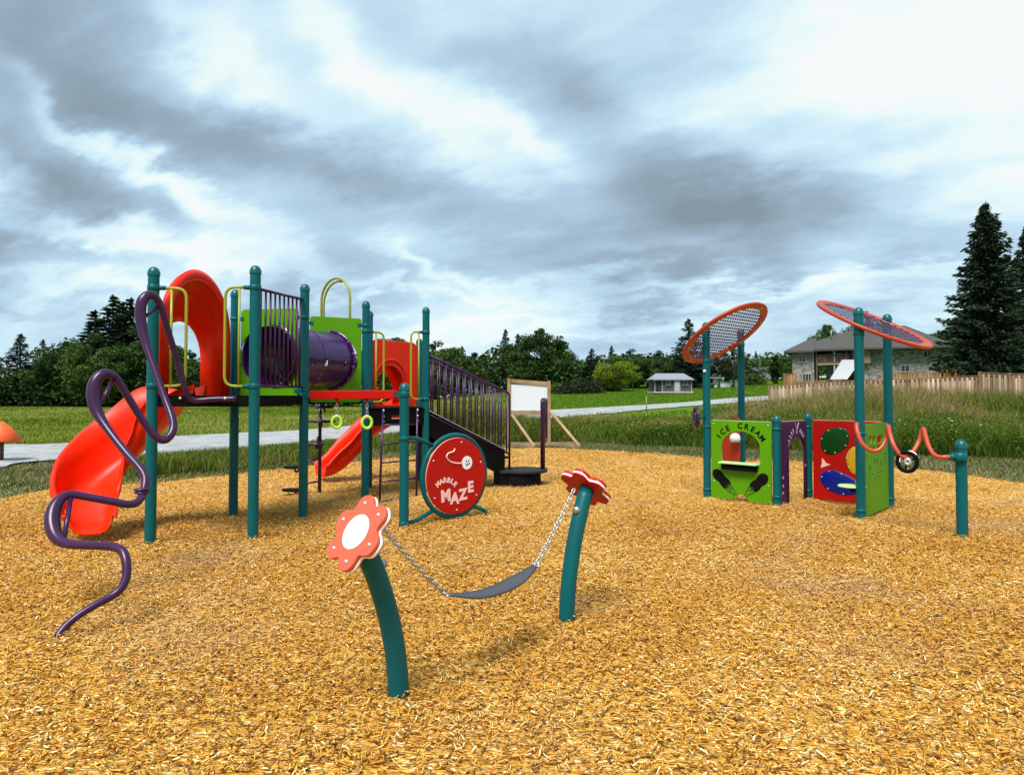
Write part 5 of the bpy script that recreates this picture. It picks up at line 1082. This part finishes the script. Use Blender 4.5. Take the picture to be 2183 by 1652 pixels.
# ice cream panel
def pframe(P, Q, toward=True):
    d, L_, nr = span(P, Q)
    if nr.dot(Vector((P.x, P.y, 0))) > 0: nr = -nr
    return d, L_, nr
d, L_, nr = pframe(R1, R2)
if UP.cross(d).dot(nr) > 0: pass
def loc(P, d, nr, u, v): w = on(u, v, P, nr); return ((w - P).dot(d), w.z)
def pf(P, d, nr, off=0): 
    m_ = Matrix((d, UP, nr)).transposed().to_4x4(); m_.translation = Vector((P.x, P.y, 0)) + nr * off; return m_
L1 = lambda u, v: loc(R1, d, nr, u, v)
x0, x1 = .08, L_ - .08
zt = L1(1580, 898)[1]; ol, orr = L1(1538, 950)[0], L1(1621, 950)[0]; zs = L1(1580, 955)[1]; za_ = L1(1580, 919)[1]; zbt = L1(1580, 989)[1]
cx, hw = (ol + orr) / 2, (orr - ol) / 2
op = [(ol, zbt), (orr, zbt)] + [(cx + hw * math.cos(a), zs + (za_ - zs) * math.sin(a)) for a in [math.pi * k / 20 for k in range(21)]]
notch = [(cx + .12, .05), (cx + .09, .12), (cx, .15), (cx - .09, .12), (cx - .12, .05)]
out = [(x0, .05), *[p for p in notch[::-1]], (x1, .05), (x1, zt), (x0, zt)]
ice = plate('ice_cream_panel', [out, op[::-1]], .02, pf(R1, d, nr), M['lime'], ph, bevel=.003)
MB().bar(R1 + d * .09 + UP * (zt + .004), R2 - d * .09 + UP * (zt + .004), .018, .006).build('panel_edge', M['limeedge'], ice)
ctr = MB().box(R1 + d * cx + nr * .045 + UP * (zbt + .012), (hw * 1.94, .16, .022), (d, nr, UP)).build('serving_counter', M['limeedge'], ice)
MB().box(R1 + d * cx + nr * .05 + UP * (zbt - .05), (hw * 1.72, .08, .085), (d, nr, UP)).build('counter_bracket', M['deck'], ctr)
Mi = pf(R1, d, nr, .012)
it = []
txt = 'ICE CREAM'
for k, ch_ in enumerate(txt):
    a = 150 - k * 15.0
    if ch_ != ' ': it.append((ch_, cx + (hw + .085) * math.cos(R(a)), zs + (za_ - zs + .085) * math.sin(R(a)) - .01, .115, (a - 90) * .9, .95))
text_mesh('panel_lettering', it[:3], Mi, M['ink'], ice, bold=.03); text_mesh('panel_lettering', it[3:], Mi, M['ink'], ice, bold=.03)
inkb = MB(); inkl = MB()
for s_ in (-1, 1):
    tip = (cx + .04 * s_, .10); e1 = L1(1528, 1008) if s_ < 0 else L1(1630, 1018)
    vx = Vector((e1[0] - tip[0], e1[1] - tip[1])); Lc = vx.length; vx.normalize(); vy = Vector((-vx.y, vx.x))
    def cp(a_, b_): return (tip[0] + vx.x * a_ + vy.x * b_, tip[1] + vx.y * a_ + vy.y * b_)
    # scoops: two bumps, black
    prof = [(.44, .058), (.5, .074), (.6, .078), (.68, .072), (.74, .062), (.80, .072), (.90, .080), (1.0, .074), (1.08, .052), (1.12, .022)]
    lp = [cp(Lc * a_, b_) for a_, b_ in prof] + [cp(Lc * 1.13, 0)] + [cp(Lc * a_, -b_) for a_, b_ in prof[::-1]]
    plate('scoop_print', [lp], .004, Mi, M['ink'], ice, bevel=.001)
    wl = MB()
    for (a_, b_, a2, b2) in ((.02, .0, .44, .056), (.02, 0, .44, -.056), (.44, .056, .44, -.056), (.25, .04, .5, -.03), (.38, .06, .5, .0), (.25, -.04, .5, .03), (.38, -.06, .5, 0)):
        p_, q_ = cp(Lc * a_, b_), cp(Lc * a2, b2); wl.bar(Mi @ Vector((p_[0], p_[1], .001)), Mi @ Vector((q_[0], q_[1], .001)), .003, .013, up=nr)
    wl.build('cone_print', M['greenink'], ice)
    hl = MB()
    for a_, b_, a2, b2 in ((.60, .05, .60, -.04), (.75, .02, .78, -.05), (1.0, .05, 1.03, -.02)):
        p_, q_ = cp(Lc * a_, b_), cp(Lc * a2, b2); hl.bar(Mi @ Vector((p_[0], p_[1], .003)), Mi @ Vector((q_[0], q_[1], .003)), .002, .006, up=nr)
    hl.build('scoop_lines', M['grey'], ice)
bl = MB()
for x, z in ((x0 + .04, zt - .05), (x1 - .04, zt - .05), (x0 + .04, .3), (x1 - .04, .3)): bl.lathe(Mi @ Vector((x, z, 0)), [(.012, 0), (.009, .006), (0, .008)], 8, nr)
bl.build('panel_bolts', M['bolt'], ice)
# purple arch panel R2-R3
d, L_, nr = pframe(R2, R3); L2_ = lambda u, v: loc(R2, d, nr, u, v)
zt = L2_(1690, 898)[1]; ol, orr = L2_(1681, 1000)[0], L2_(1714, 1000)[0]; ap = L2_(1697, 931)[1]; sp = L2_(1697, 968)[1]; cx, hw = (ol + orr) / 2, (orr - ol) / 2
half = [(hw * math.cos(R(a)), (ap - sp) * math.sin(R(a)) ** .8) for a in (90, 78, 66, 54, 42, 30, 18, 8, 0)]
op = [(ol, .04)] + [(cx - x, sp + y) for x, y in half[::-1]] + [(cx + x, sp + y) for x, y in half[1:]] + [(orr, .04)]
out = [(.07, .04)] + op + [(L_ - .07, .04), (L_ - .07, zt), (.07, zt)]
ar = plate('arch_panel', [out], .02, pf(R2, d, nr), mat('dark_purple_sheet_plastic', (.05, .012, .06), .45, .4), ph, bevel=.003)
rim = [pf(R2, d, nr, .012) @ Vector((cx + (x - cx) * 1.18, y * 1.01, 0)) for x, y in op]
MB().tube(rim, .012, 6).build('arch_rim', M['purple'], ar)
MB().bar(R2 + d * .08 + UP * (zt + .004), R3 - d * .08 + UP * (zt + .004), .018, .006).build('panel_edge', M['pinkedge'], ar)
mk = MB(); Mi2 = pf(R2, d, nr, .013)
for k, a in enumerate((150, 138, 126, 114, 66, 54, 42)):
    c = Mi2 @ Vector((cx + .27 * math.cos(R(a)), sp + .03 + .34 * math.sin(R(a)), 0)); mk.box(c, (.028, .004, .06), ((d * math.cos(R(a - 90)) + UP * math.sin(R(a - 90))), nr, (UP * math.cos(R(a - 90)) - d * math.sin(R(a - 90)))))
for s_ in (-1, 1): mk.bar(Mi2 @ Vector((cx, sp + .36, 0)), Mi2 @ Vector((cx + s_ * .06, sp + .47, 0)), .004, .014, up=nr)
mk.bar(Mi2 @ Vector((cx, sp + .36, 0)), Mi2 @ Vector((cx, sp + .30, 0)), .004, .014, up=nr)
for x, z in ((.16, .42), (.16, .30), (L_ - .12, .55), (.15, .2)): mk.box(Mi2 @ Vector((x, z, 0)), (.03, .004, .04), (d, nr, UP))
mk.build('arch_lettering', mat('pale_lilac_print', (.45, .35, .45), .5), ar)
# red bubble panel R3-R4
d, L_, nr = pframe(R3, R4); L3 = lambda u, v: loc(R3, d, nr, u, v)
zt = L3(1770, 897)[1]
red = plate('bubble_panel', [[(.08, .05), (L_ - .08, .05), (L_ - .08, zt), (.08, zt)]], .02, pf(R3, d, nr), M['redp'], ph, bevel=.003)
MB().bar(R3 + d * .09 + UP * (zt + .004), R4 - d * .09 + UP * (zt + .004), .018, .008).build('panel_edge', M['pinkedge'], red)
Mi3 = pf(R3, d, nr, .012)
def bubble(pxs, material, name):
    pts = [L3(*p) for p in pxs]; sm_ = smooth([(a, b) for a, b in pts], 5, closed=True); cx_ = sum(p[0] for p in sm_) / len(sm_); cy_ = sum(p[1] for p in sm_) / len(sm_)
    rows = []
    for k, h in ((1.0, 0), (.98, .004), (.9, .009), (.6, .014), (.3, .016), (.02, .017)): rows.append([Mi3 @ Vector((cx_ + (x - cx_) * k, cy_ + (y - cy_) * k, h)) for x, y in sm_])
    o = MB().grid(rows, closeu=True).build(name, material, red)
    b = MB(); n = len(sm_)
    for k in range(7): x, y = sm_[int(n * k / 7)]; b.lathe(Mi3 @ Vector((cx_ + (x - cx_) * .9, cy_ + (y - cy_) * .9, .010)), [(.012, 0), (.009, .008), (0, .01)], 8, nr)
    b.build('bubble_bolts', M['bolt'], o); return o
bubble([(1750, 935), (1762, 918), (1785, 911), (1804, 916), (1811, 932), (1806, 951), (1790, 964), (1768, 969), (1753, 957)], M['greenbub'], 'green_bubble')
bubble([(1749, 1015), (1760, 1004), (1778, 1002), (1800, 1010), (1825, 1024), (1842, 1040), (1828, 1052), (1800, 1055), (1772, 1047), (1755, 1034)], M['bluebub'], 'blue_bubble')
bubble([(1804, 976), (1809, 962), (1822, 952), (1845, 960), (1850, 985), (1838, 1008), (1818, 1010), (1808, 994)], M['yelbub'], 'yellow_bubble')
tri = [L3(u, v) for u, v in ((1753, 976), (1762, 987), (1771, 990), (1760, 994), (1750, 997), (1753, 987))]
plate('triangle_print', [tri], .004, Mi3, M['pink'], red, bevel=.001)
# green shop panel R5-R4
d, L_, nr = pframe(R5, R4); L5 = lambda u, v: loc(R5, d, nr, u, v)
zt = L5(1865, 903)[1]
def rectpx(u0, v0, u1, v1): a = L5(u0, v0); b = L5(u1, v1); return [(a[0], b[1]), (b[0], b[1]), (b[0], a[1]), (a[0], a[1])]
wins = [rectpx(1850, 929, 1856, 945), rectpx(1858, 929, 1864, 945), rectpx(1868, 928, 1879, 942), rectpx(1851, 951, 1856, 959), rectpx(1858, 951, 1864, 959), rectpx(1868, 949, 1876, 956)]
gp = plate('shop_panel', [[(.08, .06), (L_ - .08, .06), (L_ - .08, zt), (.08, zt)]] + wins, .02, pf(R5, d, nr), M['lime'], ph, bevel=.002)
mk = MB(); Mi5 = pf(R5, d, nr, .013)
random.seed(3)
for u, v, w_, h_ in ((1862, 981, .03, .07), (1868, 982, .03, .07), (1877, 987, .035, .05), (1852, 996, .04, .06), (1885, 966, .05, .02), (1885, 974, .05, .02), (1884, 982, .05, .02), (1860, 1010, .05, .015), (1869, 1006, .05, .015), (1877, 1004, .04, .015), (1852, 1015, .03, .015), (1864, 1018, .05, .015), (1872, 1015, .05, .015), (1846, 925, .03, .02), (1846, 934, .03, .02), (1846, 942, .03, .02), (1846, 972, .03, .02)):
    p_ = L5(u, v); mk.box(Mi5 @ Vector((p_[0], p_[1], 0)), (w_, .004, h_), (d, nr, UP))
mk.build('shop_lettering', M['greenink'], gp)
q = R5.lerp(R4, .25) - nr * .12 + UP * L5(1842, 1036)[1]; q = at(1816, 1036, 8.75)
MB().lathe(q, [(0, -.012), (.16, -.012), (.17, 0), (.16, .012), (0, .012)], 18).build('inner_shelf', M['limeedge'], gp)
MB().bar(q - UP * .04, Vector((R5.x, R5.y, q.z - .04)), .05, .05).build('shelf_bracket', M['deck'], gp)
# panel clamps
for P in (R1, R2, R3, R4, R5):
    for z in (.16, 1.12): MB().lathe(Vector((P.x, P.y, z)), [(PR, -.022), (PR + .005, -.02), (PR + .005, .02), (PR, .022)], 14).build('post_clamp', M['teal'], ph)
# ice cream man board: red back panel seen through the opening
q0, q1 = at(1541, 958, 11.6), at(1577, 958, 11.35); dd = (q1 - q0); dd.z = 0; dw = dd.length; dd.normalize(); nb_ = Vector((dd.y, -dd.x, 0))
if nb_.dot(Vector((q0.x, q0.y, 0))) > 0: nb_ = -nb_
za1, zb1 = at(1560, 920, 11.5).z, at(1560, 1000, 11.5).z
Mb = Matrix((dd, UP, nb_)).transposed().to_4x4(); Mb.translation = Vector((q0.x, q0.y, 0))
rb = plate('red_back_panel', [[(0, .1), (dw, .1), (dw, 1.22), (dw * .75, 1.22), (dw * .4, 1.16), (0, za1 - .2)]], .02, Mb, mat('orange_red_sheet', (.45, .03, .006), .45), ph, bevel=.003)
w = at(1567, 933, 11.3); MB().lathe(w - UP * .07, [(0, -.01), (.07, .0), (.09, .05), (.075, .11), (.04, .14), (0, .15)], 16).build('white_knob', M['white'], rb)
# steering wheel on R1's left
wc = at(1484, 890, 10.35); axl = Vector((.99, -.06, 0)).normalized(); s2 = axl.cross(UP)
whl = MB().tube([wc + (s2 * math.cos(a) + UP * math.sin(a)) * .16 for a in [2 * math.pi * k / 28 for k in range(28)]], .022, 8, closed=True)
for k in range(3): a = 2 * math.pi * k / 3 + .5; whl.tube([wc, wc + (s2 * math.cos(a) + UP * math.sin(a)) * .16], .018, 8)
whl.lathe(wc, [(0, -.02), (.07, -.015), (.07, .015), (0, .02)], 14, axl)
who = whl.build('steering_wheel', M['purple'], ph); MB().tube([wc, Vector((R1.x, R1.y, wc.z))], .02, 8).build('wheel_axle', M['teal'], who)
sq = at(1502, 791, R1.y - PR - .002); MB().lathe(sq, [(.022, 0), (.022, .003), (0, .004)], 12, (-.2, -1, 0)).build('sticker', M['white'], ph)
# canopies
def canopy(c, nrm_, Rr, solid_at=None, grid2=True, fade=.6):
    nrm_ = nrm_.normalized(); X = nrm_.cross(UP).normalized(); Y = nrm_.cross(X)
    rg = MB(); pr = [(Rr - .11, -.012), (Rr - .02, -.02), (Rr, -.022), (Rr + .012, 0), (Rr, .022), (Rr - .02, .02), (Rr - .11, .012)]
    rg.lathe(c, pr + [pr[0]], 64, nrm_); o = rg.build('canopy', M['orange'], ph)
    net = MB(); sp_ = .068 if grid2 else .10; ri = Rr - .10; n = int(ri / sp_)
    for i in range(-n, n + 1):
        t = i * sp_; h = math.sqrt(max(0, ri * ri - t * t))
        if h < .05: continue
        net.bar(c + X * t - Y * h, c + X * t + Y * h, .020 if grid2 else .012, .006, up=nrm_)
        net.bar(c - X * h + Y * t + nrm_ * .0075, c + X * h + Y * t + nrm_ * .0075, .017 if grid2 else .022, .006, up=nrm_)
    net.build('canopy_mesh', M['net'], o)
    b = MB()
    for k in range(8): a = 2 * math.pi * k / 8 + .2; b.lathe(c + (X * math.cos(a) + Y * math.sin(a)) * (Rr - .06) - nrm_ * .018, [(.014, 0), (.01, .01), (0, .012)], 8, -nrm_)
    b.build('canopy_bolts', M['bolt'], o); return o
k1 = canopy(at(1545, 712, 10.75), Vector((-.39, .42, .81)), .735)
k2 = canopy(at(1861, 690, 9.05), Vector((.285, -.385, .87)), .745, grid2=False)
for P, z, c_, ko in ((R1, topz(1506, 770, R1), at(1545, 712, 10.75), k1), (R6, topz(1579, 735, R6), at(1545, 712, 10.75), k1), (R5, topz(1825, 710, R5), at(1861, 690, 9.05), k2), (R4, topz(1887, 700, R4), at(1861, 690, 9.05), k2)):
    q = Vector((P.x, P.y, z)); dd = (c_ - q); dd.z = 0; dd.normalize(); m_ = MB(); m_.lathe(q, [(PR, -.03), (PR + .006, -.026), (PR + .006, .026), (PR, .03)], 14); m_.bar(q, q + dd * .18, .04, .06); m_.build('canopy_bracket', M['teal'], ko)
# orange spiral rail R5 -> end post Q1
zq = topz(2047, 939, Q1); ep = post(Q1, zq, ph)
a0 = Vector((R5.x, R5.y, 0)) + Vector((-.02, -.10, 0)); a1 = Vector((Q1.x, Q1.y, 0)); dd = (a1 - a0).normalized(); sd_ = Vector((dd.y, -dd.x, 0))
KP = [(1826, 902, 8.42), (1827, 918, 8.36), (1836, 942, 8.30), (1852, 958, 8.26), (1868, 961, 8.24), (1882, 950, 8.24), (1890, 930, 8.27), (1893, 908, 8.24), (1896, 920, 8.14), (1903, 944, 8.04), (1916, 966, 7.98), (1930, 974, 7.95), (1946, 963, 7.96), (1960, 938, 8.0), (1968, 914, 7.98), (1973, 930, 7.86), (1980, 952, 7.76), (1990, 968, 7.68), (2002, 974, 7.62), (2018, 974, 7.58), (2046, 974, 7.56)]
Q = smooth([tuple(at(*k)) for k in KP], 6)
coil = MB().tube([tuple(q) for q in Q], .024, 12).build('spiral_rail', M['coil'], ph)
mb = MB(); mb.lathe(at(2046, 974, 7.56), [(PR, -.05), (PR + .014, -.045), (PR + .014, .045), (PR, .05)], 14); mb.lathe(at(2030, 974, 7.565), [(.0, -.03), (.035, -.03), (.035, .03), (0, .03)], 12, Vector((1, 0, 0))); mb.build('rail_clamp', M['teal'], coil)
rc = at(1934, 984, 7.93); rg = thing('sliding_ring', rc, 'black ring with a white strip as its glint, threaded on the orange spiral rail', 'ring')
vx = Vector((.80, -.60, 0)); pts = [rc + (vx * math.cos(a) * .098 + UP * math.sin(a) * .112) for a in [2 * math.pi * k / 28 for k in range(28)]]
MB().tube(pts, .024, 10, closed=True).build('ring', M['ink'], rg)
MB().tube([p + Vector((.012, -.02, .012)) for p in pts[3:16]], .008, 6).build('ring_highlight_strip', M['white'], rg)  # white strip standing in for the glints on the rim
MB().tube([p * .25 + rc * .75 + Vector((0, -.01, 0)) for p in pts], .02, 8, closed=True).build('inner_ring', M['bolt'], rg)
mb = MB()
for k in (2, 11, 20): mb.tube([rc, pts[k]], .012, 6)
mb.build('ring_spokes', M['ink'], rg)

# ================================================================== sign board frame
sb = thing('notice_board', at(1125, 950, 21.5), 'blank white board in a raw timber frame with slanted braces, beyond the stairs', 'notice board')
Y0 = 21.5
def sv(u, v, Y=Y0): return at(u, v, Y)
lp, rp_ = sv(1085, 955), sv(1171, 948); zt = sv(1085, 807).z
for u, vt in ((1085, 807), (1170, 812)):
    a = sv(u, 950); b = sv(u, vt); a.z = 0; MB().bar(a, b, .10, .13, up=Vector((0, 1, 0))).build('frame_post', M['wood'], sb)
MB().bar(sv(1090, 812) , sv(1166, 818), .09, .12, up=UP).build('frame_rail', M['wood'], sb)
MB().bar(sv(1090, 879), sv(1166, 880), .09, .12, up=UP).build('frame_rail', M['wood'], sb)
MB().box((sv(1089, 847) + sv(1167, 847)) / 2, ((sv(1167, 847) - sv(1089, 847)).x, .02, sv(0, 820).z - sv(0, 876).z)).build('board', mat('white_board', (.62, .66, .72), .5), sb)
for u0, v0, u1 in ((1091, 884, 1139), (1174, 878, 1236)):
    a = at(u0, v0, Y0 - .08); b = at(u1, 945, Y0 - 1.2); b.z = .08; MB().bar(a, b, .08, .05, up=Vector((.3, -1, 0))).build('brace', M['wood'], sb)
    c = at(u1, 945, Y0 - 1.2); c.z = .06; e = Vector((sv(u0, 900).x, Y0, .06)); MB().bar(e, c, .1, .12).build('ground_beam', M['wood'], sb)
a = sv(1085, 950); a.z = .06; b = sv(1235, 950); b.z = .06; MB().bar(a, b, .1, .13).build('ground_beam', M['wood'], sb)

# ================================================================== small orange topped post at the left edge
q = G(3, 985); o = thing('marker_post', q.copy(), 'short brown post under a pointed bright orange cap at the left edge', 'marker post')
MB().tube([q, q + UP * .62], .045, 10).build('post', M['brown'], o)
zc = at(3, 941, q.y).z; k_ = q.y / F
MB().lathe(Vector((q.x, q.y, zc)), [(0, -.01), (35 * k_, 0), (37 * k_, 3 * k_), (16 * k_, 30 * k_), (3 * k_, 42 * k_), (0, 43 * k_)], 16).build('cap', M['orangecap'], o)
